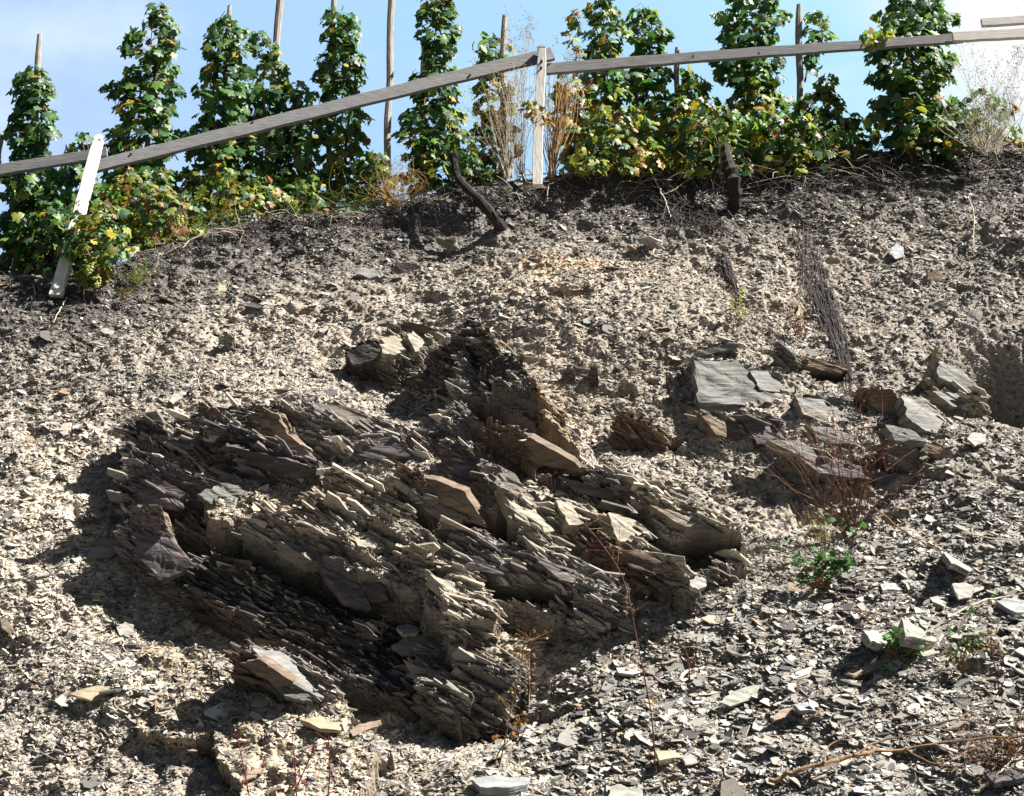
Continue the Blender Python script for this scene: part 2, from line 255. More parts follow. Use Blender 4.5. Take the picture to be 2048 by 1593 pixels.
# facets: polygon (photo pixels), h (m, out of the slope), gx, gy (m per 100 px), kind, colour
FAC = [
 # back plate of the big outcrop
 ([(255,850),(400,815),(520,812),(700,830),(860,880),(900,840),(950,645),(1070,765),(1180,945),(1350,1005),(1480,1080),(1495,1128),(1390,1165),(1255,1160),(1200,1240),(1000,1242),(850,1260),(750,1230),(600,1200),(430,1165),(350,1120),(260,1100),(235,950)], .22, 0, -.06, 'r', 'g', .9),
 ([(240,860),(300,848),(480,868),(560,900),(640,935),(560,985),(400,992),(270,1000),(245,930)], .42, .10, -.27, 'r', 'v', .8),
 ([(270,905),(330,925),(400,955),(470,980),(430,1010),(330,1000),(275,1010)], .52, 0, -.40, 'r', 'v', .25),
 ([(400,945),(480,960),(540,985),(500,1000),(420,995)], .46, 0, -.2, 'r', 'g', .2),
 ([(265,1020),(320,1018),(345,1050),(345,1120),(385,1165),(300,1175),(262,1110)], .32, .14, -.42, 'r', 'v', .2),
 ([(305,1022),(330,1022),(340,1055),(325,1052)], .46, -.1, -.2, 'r', 'o', .1),
 ([(400,805),(440,820),(475,850),(465,862),(410,850),(395,840)], .34, 0, -.42, 'r', 'b', .3),
 ([(505,812),(560,830),(600,880),(640,925),(560,915),(515,880)], .36, 0, -.34, 'r', 'b', .3),
 ([(625,808),(680,810),(765,848),(800,880),(740,872),(670,855),(620,835)], .34, 0, -.25, 'r', 'g', .22),
 ([(670,880),(730,890),(795,880),(825,912),(780,935),(690,915)], .36, 0, -.36, 'r', 'g', .3),
 ([(800,875),(880,880),(890,930),(850,940),(815,905)], .34, 0, -.3, 'r', 'v', .35),
 ([(400,1005),(480,965),(600,945),(650,960),(640,985),(560,1020),(430,1050)], .46, 0, .03, 's', 't', .3),
 ([(380,1075),(500,1045),(640,1005),(780,975),(830,1040),(862,1090),(840,1130),(740,1120),(620,1100),(500,1100),(400,1120)], .52, 0, -.13, 'r', 'p', 1.0),
 ([(560,1035),(640,1040),(690,1040),(700,1060),(640,1075),(570,1060)], .60, -.03, -.12, 'r', 'p', .8),
 ([(690,1060),(760,1075),(770,1100),(700,1095)], .60, -.12, -.1, 'r', 'p', .25),
 ([(640,960),(740,955),(820,1020),(850,1080),(760,1030),(700,990)], .60, 0, -.2, 'r', 'p', .9),
 ([(805,952),(860,960),(960,1010),(978,1062),(900,1030),(815,988)], .56, 0, -.42, 'r', 'b', .22),
 ([(820,972),(900,1000),(930,1035),(860,1015),(815,990)], .58, 0, -.32, 'r', 'g', .1),
 ([(890,885),(970,890),(1020,930),(1000,960),(960,985),(905,960)], .50, .02, -.36, 'r', 'v', .3),
 ([(965,920),(1030,950),(1060,985),(1020,985),(965,965)], .50, -.06, -.28, 'r', 'g', .15),
 ([(990,975),(1060,985),(1110,1050),(1180,1030),(1195,1060),(1120,1080),(1040,1070),(980,1010)], .50, -.10, -.12, 'r', 'p', .35),
 ([(1110,990),(1190,1010),(1200,1045),(1150,1050),(1110,1030)], .50, -.08, -.06, 'r', 'p', .15),
 ([(1210,1018),(1260,1030),(1290,1060),(1275,1092),(1240,1090),(1218,1050)], .46, -.05, -.14, 'r', 'p', .15),
 ([(1290,990),(1400,1020),(1480,1078),(1492,1115),(1480,1128),(1400,1090),(1320,1060)], .46, -.04, -.18, 'r', 'p', .8),
 ([(1200,1070),(1260,1100),(1340,1120),(1392,1162),(1340,1160),(1240,1125)], .34, -.02, -.26, 'r', 'b', .4),
 ([(1330,1115),(1370,1128),(1395,1160),(1370,1155)], .40, -.1, -.1, 'r', 'p', .1),
 ([(1130,938),(1250,950),(1380,985),(1340,1000),(1200,985)], .40, 0, -.2, 'r', 'g', .8),
 ([(1050,1000),(1130,1085),(1060,1100),(1000,1060)], .40, 0, -.1, 'r', 't', .8),
 ([(860,1060),(1060,1060),(1160,1110),(1255,1180),(1200,1240),(1050,1225),(930,1180),(860,1130)], .42, 0, -.20, 'r', 'g', 1.0),
 ([(700,1100),(860,1110),(940,1150),(990,1200),(1000,1235),(880,1222),(790,1180),(720,1140)], .50, 0, -.10, 'r', 'p', 1.0),
 ([(880,1180),(960,1190),(1000,1220),(985,1240),(900,1225)], .55, -.06, -.05, 'r', 'p', .5),
 ([(628,1108),(690,1122),(720,1165),(745,1215),(680,1195),(655,1150)], .46, 0, -.26, 'r', 'v', .12),
 ([(700,1128),(760,1150),(790,1190),(760,1215),(730,1180)], .42, 0, -.33, 'r', 'g', .2),
 ([(470,1120),(560,1130),(640,1175),(750,1220),(740,1240),(640,1215),(540,1170)], .40, .03, -.35, 'r', 'g', .8),
 ([(545,1135),(580,1135),(600,1165),(640,1172),(620,1190),(560,1175)], .44, -.12, -.05, 'r', 'p', .2),
 # the upper peak: flank coloured dark like its shade, layered block, lit right edge
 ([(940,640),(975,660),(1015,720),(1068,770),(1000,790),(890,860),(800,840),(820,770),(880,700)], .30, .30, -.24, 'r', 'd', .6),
 ([(905,800),(960,775),(1066,768),(1110,830),(1165,930),(1120,905),(1060,870),(970,848),(910,850)], .56, .02, -.28, 'r', 'g', .5),
 ([(975,855),(1060,872),(1120,905),(1170,942),(1100,925),(1010,895)], .60, 0, -.75, 'r', 'b', .1),
 ([(885,835),(935,840),(940,865),(900,868)], .52, -.05, -.2, 'r', 'v', .1),
 ([(985,672),(1010,690),(1075,765),(1060,768),(1005,705)], .58, -.25, -.05, 'r', 'o', .3),
 ([(1060,768),(1080,775),(1130,840),(1180,935),(1160,925),(1100,835)], .60, -.28, -.05, 'r', 'o', .35),
 ([(1150,930),(1190,955),(1215,985),(1180,970)], .42, -.2, 0, 'r', 'p', .2),
 # recesses under the overhangs, cut back and coloured dark as shade
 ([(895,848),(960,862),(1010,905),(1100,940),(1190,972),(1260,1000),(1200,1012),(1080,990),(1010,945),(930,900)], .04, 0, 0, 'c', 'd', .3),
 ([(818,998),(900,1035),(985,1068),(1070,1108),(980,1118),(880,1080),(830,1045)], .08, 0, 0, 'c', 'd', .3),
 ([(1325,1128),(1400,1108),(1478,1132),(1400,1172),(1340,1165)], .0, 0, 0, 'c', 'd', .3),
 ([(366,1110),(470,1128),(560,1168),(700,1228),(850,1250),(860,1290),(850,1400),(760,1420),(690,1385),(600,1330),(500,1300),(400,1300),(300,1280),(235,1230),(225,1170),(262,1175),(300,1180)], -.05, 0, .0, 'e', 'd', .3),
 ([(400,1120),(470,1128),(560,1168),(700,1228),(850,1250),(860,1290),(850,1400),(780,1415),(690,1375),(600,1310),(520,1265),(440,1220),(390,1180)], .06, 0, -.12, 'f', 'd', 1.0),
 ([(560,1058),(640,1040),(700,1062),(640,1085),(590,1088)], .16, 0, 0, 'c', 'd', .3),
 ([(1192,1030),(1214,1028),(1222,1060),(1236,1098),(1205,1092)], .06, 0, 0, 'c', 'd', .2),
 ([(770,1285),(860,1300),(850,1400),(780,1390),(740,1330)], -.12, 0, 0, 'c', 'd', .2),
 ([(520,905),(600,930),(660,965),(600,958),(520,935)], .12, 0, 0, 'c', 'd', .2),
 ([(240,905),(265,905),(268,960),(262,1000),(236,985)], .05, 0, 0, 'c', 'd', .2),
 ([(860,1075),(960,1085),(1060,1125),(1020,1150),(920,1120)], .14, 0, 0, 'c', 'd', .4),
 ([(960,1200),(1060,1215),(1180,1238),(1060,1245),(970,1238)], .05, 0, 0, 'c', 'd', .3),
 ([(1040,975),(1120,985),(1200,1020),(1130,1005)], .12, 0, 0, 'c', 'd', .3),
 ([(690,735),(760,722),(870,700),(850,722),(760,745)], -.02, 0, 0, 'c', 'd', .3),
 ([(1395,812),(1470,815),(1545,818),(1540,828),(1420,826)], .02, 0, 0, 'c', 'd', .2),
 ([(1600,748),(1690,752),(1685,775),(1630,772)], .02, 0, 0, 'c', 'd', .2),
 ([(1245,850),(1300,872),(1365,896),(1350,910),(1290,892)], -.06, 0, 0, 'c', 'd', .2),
 # slabs left of the peak
 ([(692,700),(750,682),(770,700),(765,718),(700,734)], .10, .02, -.42, 'r', 'd', .15),
 ([(765,672),(800,668),(815,695),(790,712),(760,708)], .12, -.06, -.12, 'r', 'p', .15),
 ([(805,665),(850,652),(870,680),(830,705)], .12, -.06, -.12, 'r', 'p', .15),
 ([(770,655),(820,645),(880,660),(840,668)], .14, 0, -.3, 'r', 'g', .3),
 ([(1240,832),(1300,850),(1368,880),(1360,892),(1300,872),(1245,848)], .16, 0, -.8, 'r', 'b', .2),
 ([(1270,595),(1330,605),(1365,625),(1300,622)], .16, 0, -.5, 'r', 'd', .2),
 # right hand outcrop
 ([(1378,705),(1420,690),(1475,680),(1470,692),(1400,715)], .34, 0, -.35, 'r', 'p', .3),
 ([(1385,718),(1470,722),(1560,738),(1585,790),(1540,812),(1440,808),(1392,800)], .30, .0, -.24, 'h', 'h', .35),
 ([(1500,745),(1560,745),(1585,785),(1520,775)], .33, -.02, -.18, 'h', 'p', .1),
 ([(1395,822),(1450,830),(1490,858),(1480,885),(1440,872),(1400,842)], .26, 0, -.28, 'r', 'g', .5),
 ([(1480,830),(1560,840),(1580,880),(1520,890)], .24, 0, -.26, 'r', 'v', .4),
 ([(1550,712),(1620,712),(1695,730),(1685,748),(1610,738)], .30, 0, -.4, 'r', 'g', .4),
 ([(1590,790),(1690,800),(1722,842),(1640,845),(1600,825)], .28, 0, -.22, 'h', 'h', .3),
 ([(1530,880),(1640,870),(1700,890),(1690,930),(1600,915)], .22, 0, -.22, 'r', 'g', .6),
 ([(1715,775),(1780,778),(1820,835),(1780,835),(1730,810)], .30, 0, -.36, 'r', 'b', .4),
 ([(1800,785),(1860,800),(1892,835),(1908,878),(1850,862),(1810,830)], .32, -.03, -.2, 'r', 'p', .2),
 ([(1868,708),(1915,722),(1945,765),(1980,798),(1930,790),(1875,752)], .36, -.06, -.26, 'r', 'p', .3),
 ([(1865,775),(1920,785),(1960,800),(1900,812)], .28, -.05, -.15, 'r', 'p', .3),
 ([(1760,880),(1830,888),(1850,910),(1838,938),(1775,930)], .30, 0, -.33, 'r', 'g', .5),
 ([(1830,880),(1880,895),(1875,912),(1840,905)], .26, 0, -.3, 'r', 'b', .2),
 ([(1560,900),(1700,920),(1800,950),(1790,965),(1640,950)], .16, 0, -.2, 'r', 'g', .7),
 # mounds with steep left flanks, lower left and centre
 ([(232,1320),(300,1290),(420,1300),(500,1340),(490,1430),(400,1480),(290,1470),(245,1400)], .12, .0, -.0, 's', 't', 1),
 ([(430,1400),(520,1380),(700,1420),(760,1500),(700,1640),(500,1640),(445,1500)], .15, .0, -.02, 's', 't', 1),
 ([(500,1292),(560,1300),(640,1345),(692,1388),(640,1400),(560,1375),(505,1330)], .36, -.02, -.14, 'r', 'g', .35),
 ([(470,1325),(520,1320),(590,1370),(560,1378),(500,1350)], .34, 0, -.5, 'r', 'b', .2),
 ([(825,1300),(900,1265),(1005,1272),(1045,1325),(1010,1378),(900,1408),(842,1375)], .14, 0, -.06, 'r', 'g', .9),
 ([(900,1290),(1010,1270),(1060,1310),(960,1340)], .20, -.03, -.06, 's', 't', .4),
]
rs_ = random.Random(11)
for _ in range(80):
    x = rs_.uniform(-60, 2080); y = rs_.uniform(0, 1); y = float(crest(x))+40+y*(1500-float(crest(x))); 
    if y > 1230-.42*(x-1150)+30 and x > 1000: continue
    if (230 < x < 1500 and 800 < y < 1260) or 1500 < x < 1760: continue
    w_ = rs_.uniform(8, 24); a_ = rs_.uniform(.2, .5); t_ = rs_.uniform(5, 12)
    i_ = int(np.argmin(np.abs(cols-x))); j_ = int(np.argmin(np.abs(PY[:, i_]-y))); sl_ = rs_.uniform(-.1, .55)*w_
    FAC.append(([(x-w_, y-t_*.4-sl_), (x-w_*.2, y-t_-sl_*.4), (x+w_*.7, y-t_*.7+sl_*.5), (x+w_, y+t_*.6+sl_), (x+w_*.1, y+t_), (x-w_*.8, y+t_*.5-sl_*.6)], .20+(hb[j_, i_]+rs_.uniform(.0, .03)-.20)/.72, rs_.uniform(-.1, .1), -rs_.uniform(.4, 1.0), 'r', rs_.choice('gdgbvt'), .12))
def inpoly(x, y, poly):
    r = np.zeros(x.shape, bool); n = len(poly)
    for i in range(n):
        x1, y1 = poly[i]; x2, y2 = poly[(i+1) % n]
        if y1 == y2: continue
        c = ((y1 > y) != (y2 > y)) & (x < (x2-x1)*(y-y1)/(y2-y1)+x1); r ^= c
    return r
def strata(P, hz=False, amp=1.0):
    nn = NN; ee = E
    if hz:
        t2 = R(9); ee = np.array([math.cos(t2), 0, -math.sin(t2)]); nn = np.cross(ee, DD); nn = nn/np.linalg.norm(nn); nn = nn if nn[2] > 0 else -nn
    w = P@nn+.030*vn(P, 1.7, 40)+.008*vn(P, 7, 41); u = P@ee; r = 0
    for T, A, Lc, s in ((.13, .17, .50, 1), (.05, .085, .22, 2), (.02, .03, .10, 3), (.009, .010, .05, 4)):
        k = np.floor(w/T); fr = w/T-k
        off = hsh(k, 7, 0, s+50)*5; ln = Lc*(.6+.9*hsh(k, 3, 0, s+60)); c = (u/ln+off); j = np.floor(c); fu = c-j
        v = hsh(k, j, 0, s)
        r = r+A*(v-.45)+A*.25*(.5-fu)*hsh(k, j, 1, s)
        if s > 1: r = r-(.035 if s == 2 else .014)*(fr < (.14 if s == 2 else .3))*(hsh(k, j, 5, s) > .3)
        if s < 3: r = r-.03*(fu < .025)
    return r*amp
ns = strata(B); nh = strata(B, True)
h = hb.copy(); smooth = np.zeros_like(h); pw = np.ones_like(h); cutm = np.zeros_like(h)
for poly, h0, gx, gy, kind, c, ns_a in FAC:
    h0 = .20+(h0-.20)*.72-(.09 if sum(p[0] for p in poly)/len(poly) > 1370 and kind in 'rh' and ns_a != .12 else 0); gy *= .85
    xs = [p[0] for p in poly]; ys = [p[1] for p in poly]; cx = sum(xs)/len(xs); cyy = sum(ys)/len(ys)
    r0 = np.where((PY.max(1) > min(ys)-60))[0][0]; m = (PX > min(xs)-30) & (PX < max(xs)+30) & (PY > min(ys)-30) & (PY < max(ys)+230)
    I = np.where(m); b = B[I]; x = PX[I]; y = PY[I]; hh = np.full(x.shape, h0)
    for _ in range(3):
        qx, qy = proj(b+DD*np.clip(hh, -.5, 1)[:, None]); hh = h0+gx*(qx-cx)/100+gy*(qy-cyy)/100
    ins = inpoly(qx+wx[I]*(1.6 if kind == 's' else .7), qy+wy[I]*(1.6 if kind == 's' else .7), poly)
    extra = 0
    if kind in 'rhf': extra = (nh if kind == 'h' else ns)[I]*ns_a*.75
    else: extra = .05*np.abs(q[I])+.02*vn(b, 9, 88)
    hv = hh+extra
    ok = ins & (hv > h[I])
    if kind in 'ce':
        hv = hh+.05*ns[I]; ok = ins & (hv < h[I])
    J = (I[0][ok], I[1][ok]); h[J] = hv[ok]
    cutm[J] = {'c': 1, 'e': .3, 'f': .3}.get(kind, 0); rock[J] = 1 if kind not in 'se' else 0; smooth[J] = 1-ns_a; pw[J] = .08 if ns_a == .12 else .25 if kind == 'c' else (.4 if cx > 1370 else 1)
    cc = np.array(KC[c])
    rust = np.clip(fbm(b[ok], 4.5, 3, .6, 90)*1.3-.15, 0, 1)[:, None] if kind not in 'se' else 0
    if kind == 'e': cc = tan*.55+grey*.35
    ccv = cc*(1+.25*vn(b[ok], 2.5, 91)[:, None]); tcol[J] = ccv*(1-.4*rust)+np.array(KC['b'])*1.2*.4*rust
# undersides and flanks break back in steps along the beds instead of dropping in one wall
wl = B@NN+.03*vn(B, 1.7, 40)+.008*vn(B, 7, 41); kk = np.floor(wl/.028); kk2 = np.floor(wl/.085)
fshade = np.array([.06, .05, .043])  # painted shade: underside colours fade towards this dark brown row by row
drp = .010+.022*hsh(kk2, 2, 0, 7)
kind_ = np.where(h > hb+.03, 1.0, 0.0); fil = np.zeros_like(h)
for r in range(1, h.shape[0]):
    v = h[r-1]-drp[r]*(1.0-.5*(1-rock[r-1]))-.014*(cutm[r] > .2); u = (v > h[r]) & (kind_[r-1] > 0) & (cutm[r] < .5)
    if u.any():
        h[r][u] = v[u]; kind_[r][u] = 1; rock[r][u] = rock[r-1][u]; fil[r][u] = 1; tcol[r][u] = tcol[r-1][u]*.90+fshade*.10; pw[r][u] = pw[r-1][u]
for cidx in list(range(h.shape[1]-2, 0, -1)):
    v = h[:, cidx+1]-(.02+.03*hsh(kk[:, cidx], 9, 0, 8)); u = (v > h[:, cidx]) & (kind_[:, cidx+1] > 0) & (cutm[:, cidx] < .5)
    if u.any():
        h[:, cidx][u] = v[u]; kind_[:, cidx][u] = 1; rock[:, cidx][u] = rock[:, cidx+1][u]; fil[:, cidx][u] = 1; tcol[:, cidx][u] = tcol[:, cidx+1][u]
h += fil*rock*(ns*.75)+fil*(1-rock)*(.05*vn(B, 8, 19)+.03*vn(B, 21, 20))
# rubble roughness away from clean rock
rub = 1-rock
h += rub*(.013*fbm(B, 15, 2, .6, 7)+.008*vn(B, 46, 8)+.03*np.clip(vn(B, 11, 12)-.25, 0, 1)-.05*np.clip(vn(B, 8, 14)-.45, 0, 1)*2)
h += rock*(.006*vn(B, 40, 8)+.012*(hsh(np.floor(wl/.014), np.floor(B@E/.07), 0, 3)-.5))
fade = np.clip((PY-cy)/25, 0, 1)*.8+.2; h *= fade
P = B+DD*h[..., None]
nr, nc = P.shape[:2]
# terrace behind the crest, and the floor in front of the bank
back = []
for dY in (.03, .07, .12, .2, .35, .6, 1.0, 1.6, 2.5, 4, 6, 9, 14, 25):
    q0 = P[0].copy(); q0[:, 1] += dY; q0[:, 2] += .06*dY+(.02*vn(q0, 6, 5) if dY > .1 else 0)
    back.append(q0)
P = np.concatenate([np.stack(back[::-1]), P]); nb = len(back)
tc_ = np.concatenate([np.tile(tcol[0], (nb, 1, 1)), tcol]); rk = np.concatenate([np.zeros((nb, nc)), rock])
front = []
b0 = P[-1].copy()
for kf, zz in ((.3, .5), (.7, .05)):
    q0 = b0.copy(); q0[:, 2] = b0[:, 2]*(1-kf)+(-.02)*kf; q0[:, 1] = b0[:, 1]-.9*(b0[:, 2]-q0[:, 2]); q0[:, 0] *= 1
    front.append(q0)
q0 = b0.copy(); q0[:, 2] = -.06; q0[:, 1] = b0[:, 1]-.9*(b0[:, 2]+.06); front.append(q0)
P = np.concatenate([P, np.stack(front)]); tc_ = np.concatenate([tc_, np.tile(tcol[-1], (3, 1, 1))]); rk = np.concatenate([rk, np.zeros((3, nc))])
NR = P.shape[0]
ii = np.arange(NR*nc).reshape(NR, nc)
Q = np.stack([ii[1:, :-1], ii[1:, 1:], ii[:-1, 1:], ii[:-1, :-1]], -1).reshape(-1, 4)
frk = ((rk[1:, :-1]+rk[1:, 1:]+rk[:-1, 1:]+rk[:-1, :-1]) > 1.5).ravel()
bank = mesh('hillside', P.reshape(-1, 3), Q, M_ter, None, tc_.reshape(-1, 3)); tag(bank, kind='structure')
bank.data.materials.append(M_rock); bank.data.polygons.foreach_set('material_index', frk.astype(np.int32))
gy_ = np.array([[-60, -60, -.05], [60, -60, -.05], [60, 7.6, -.05], [-60, 7.6, -.05]])
gm, gnt2, gb2 = mat('unseen dark ground', (.05, .05, .05), .95)  # unseen ground, made dark to cut bounce light under the overhangs
g = mesh('ground', gy_, [(0, 1, 2, 3)], gm); tag(g, kind='structure')

# surface lookup
SP = P[nb:nb+nr]; SPX, SPY = proj(SP)
def surf(px, py):
    d = (SPX-px)**2+(SPY-py)**2
    k = d < 25
    if k.any():
        yy = np.where(k, SP[..., 1], 99); i = np.unravel_index(np.argmin(yy), yy.shape)
    else: i = np.unravel_index(np.argmin(d), d.shape)
    return SP[i].copy()

# ---------------------------------------------------------------- slate chips (stuff)
def chips(name, idx, size, tilt, colr, k=6, flat=.16, m=M_flake, bed=False, aspr=(.35, .85)):
    """thin irregular plates lying on the bank"""
    r, c = idx; n = len(r)
    Pc = SP[r, c]; r2 = np.minimum(r+2, nr-1); c2 = np.minimum(c+2, nc-1)
    r1 = np.maximum(r-2, 0); c1 = np.maximum(c-2, 0)
    nb_ = np.tile(np.array([.05, -.50, .86]), (n, 1))
    if bed: nb_ = np.tile(NN, (n, 1))
    nb_ += rng.normal(0, 1, (n, 3))*tilt[:, None]; nb_ /= np.linalg.norm(nb_, axis=1)[:, None]
    a = np.cross(nb_, np.array([0, 1, .3])); a += .0; a /= np.linalg.norm(a, axis=1)[:, None]
    an = rng.normal(.3, .6, n)
    if bed: a = E[None]-nb_*(nb_@E)[:, None]; a /= np.linalg.norm(a, axis=1)[:, None]; an = rng.normal(0, .30, n)
    b = np.cross(nb_, a)
    ca, sa = np.cos(an)[:, None], np.sin(an)[:, None]; a, b = a*ca+b*sa, b*ca-a*sa
    asp = rng.uniform(*aspr, n); V = np.empty((n, 2*k, 3)); th_ = size*flat*rng.uniform(.5, 1.6, n)
    ang0 = rng.uniform(0, 6.28, n)
    for j in range(k):
        A = (0 if bed else ang0)+2*math.pi*(j+rng.uniform(-.32, .32, n)*(1.2 if bed else 1))/k; rr = size*rng.uniform(.55 if bed else .7, 1.25 if bed else 1.15, n)
        pt = Pc+a*(rr*np.cos(A))[:, None]+b*(rr*asp*np.sin(A))[:, None]
        V[:, j] = pt+nb_*(th_*.9)[:, None]; V[:, k+j] = pt-nb_*(th_*.3)[:, None]
    base = (np.arange(n)*2*k)[:, None]
    top = base+np.arange(k)[None, :]
    sides = np.stack([np.stack([base[:, 0]+k+j, base[:, 0]+k+(j+1) % k, base[:, 0]+(j+1) % k, base[:, 0]+j], -1) for j in range(k)], 1).reshape(-1, 4)
    bot = base+k+np.arange(k)[None, ::-1]
    col = np.repeat(colr, 2*k, axis=0)
    o = mesh(name, V.reshape(-1, 3), [top, sides, bot], m, None, col)
    return o
def pick(n, wgt):
    wv = wgt.ravel(); cs = np.cumsum(wv); i = np.searchsorted(cs, rng.uniform(0, cs[-1], n)); return np.unravel_index(np.minimum(i, len(wv)-1), wgt.shape)
inf = ((SPX > -560) & (SPX < 2610) & (SPY < 1680)).astype(float)
area = mpp**2*np.where((PX > -120) & (PX < 2170), 1, 3.0)
fan = np.clip((SPY-(1230-.42*(SPX-1150)))/160, 0, 1)*np.clip((SPX-850)/300, 0, 1)
wt = inf*area*(1-np.clip(1.0-.9*np.clip(vn(B, 3.2, 66)-.05, 0, 1)*2.2-.05, .1, .97)*rock)*(.25+.75*np.clip((SPY-crest(SPX)+15)/30, 0, 1))
def chipcol(r, c, n, dk=0):
    t = tcol[r, c]; grey_ = np.array([.18, .175, .16]); pale = np.array([.42, .405, .365]); rust = np.array([.22, .155, .10]); dk_ = np.array([.06, .055, .055])
    u = rng.random(n); v = rng.random(n)[:, None]
    col = t*(.75+.6*v)
    f = fan[r, c]
    col = np.where((u < .34+.2*f)[:, None], grey_*(.6+.8*v), col)
    col = np.where((u > .90-.03*f)[:, None], pale*(.8+.4*v), col)
    col = np.where(((u > .87-.03*f) & (u < .90-.03*f))[:, None], rust*(.7+.6*v), col)
    col = np.where(((u > .74) & (u < .86-.03*f))[:, None], dk_*(.8+.8*v), col)
    return col
patch = np.clip(.85+.6*vn(B, 2.0, 55)+.3*vn(B, 6, 56), .35, 1)
n1 = 450000; I1 = pick(n1, wt*(1+.1*fan)*patch); s1 = np.clip(rng.lognormal(math.log(.0085), .55, n1), .004, .04)
chips('shale_grit', I1, s1, np.full(n1, .5), chipcol(*I1, n1), k=5, flat=.15, aspr=(.3, .7))
tag(bpy.data.objects['shale_grit'], 'fine shale grit covering the whole bank', None, None, 'stuff')
n2 = 62000; I2 = pick(n2, wt*(.30+2.0*fan)*patch); f2 = fan[I2]; s2 = np.clip(rng.lognormal(math.log(.0145), .55, n2)*(1+.05*f2), .006, .10)
chips('slate_scree', I2, s2, .36-.1*f2, chipcol(*I2, n2), k=5, flat=.10, aspr=(.25, .75))
tag(bpy.data.objects['slate_scree'], 'loose slate chips lying over bank and scree fan', None, None, 'stuff')
n3 = 2100; I3 = pick(n3, wt*(.12+1.5*fan*np.clip((SPY-900)/500, .1, 1))); s3 = np.clip(rng.lognormal(math.log(.042), .33, n3), .025, .10)
chips('slate_fragments', I3, s3, np.full(n3, .28), chipcol(*I3, n3), k=6, flat=.08, aspr=(.3, .8))
tag(bpy.data.objects['slate_fragments'], 'hand sized slate fragments strewn over the scree fan', None, None, 'stuff')
wr = inf*area*rock*np.clip(1-.85*np.clip(vn(B, 3.2, 66)-.05, 0, 1)*2.2, .1, 1)*np.clip(1.15-smooth*1.15, .03, 1)*(1+1.6*fil)*np.where(fil > 0, np.maximum(pw, .8), pw)
def platecol(r, c, n):
    t = tcol[r, c]*rng.uniform(.55, 1.5, (n, 1)); u = rng.random(n); tn = np.array([.45, .40, .33])*rng.uniform(.7, 1.2, (n, 1)); lit = (u < .25)*(1-fil[r, c]) > .5  # bright tan plates painted as if sunlit, kept off the undersides
    return np.where(lit[:, None], tn, t)
for nn_, sz_, sg_, tl_, fl_ in ((44000, .019, .5, .15, .085), (4600, .05, .45, .15, .06), (300, .11, .35, .13, .05)):
    Ip = pick(nn_, wr*(1-.75*smooth if sz_ > .05 else 1)); sp_ = np.clip(rng.lognormal(math.log(sz_), sg_, nn_), .008, .16)
    o_ = chips('bedding_plates', Ip, sp_, np.full(nn_, tl_), platecol(*Ip, nn_), k=5, flat=fl_, m=M_rock2, bed=True, aspr=(.22, .5)); tag(o_, 'thin slate plates splitting off the outcrops along the bedding', None, None, 'stuff')
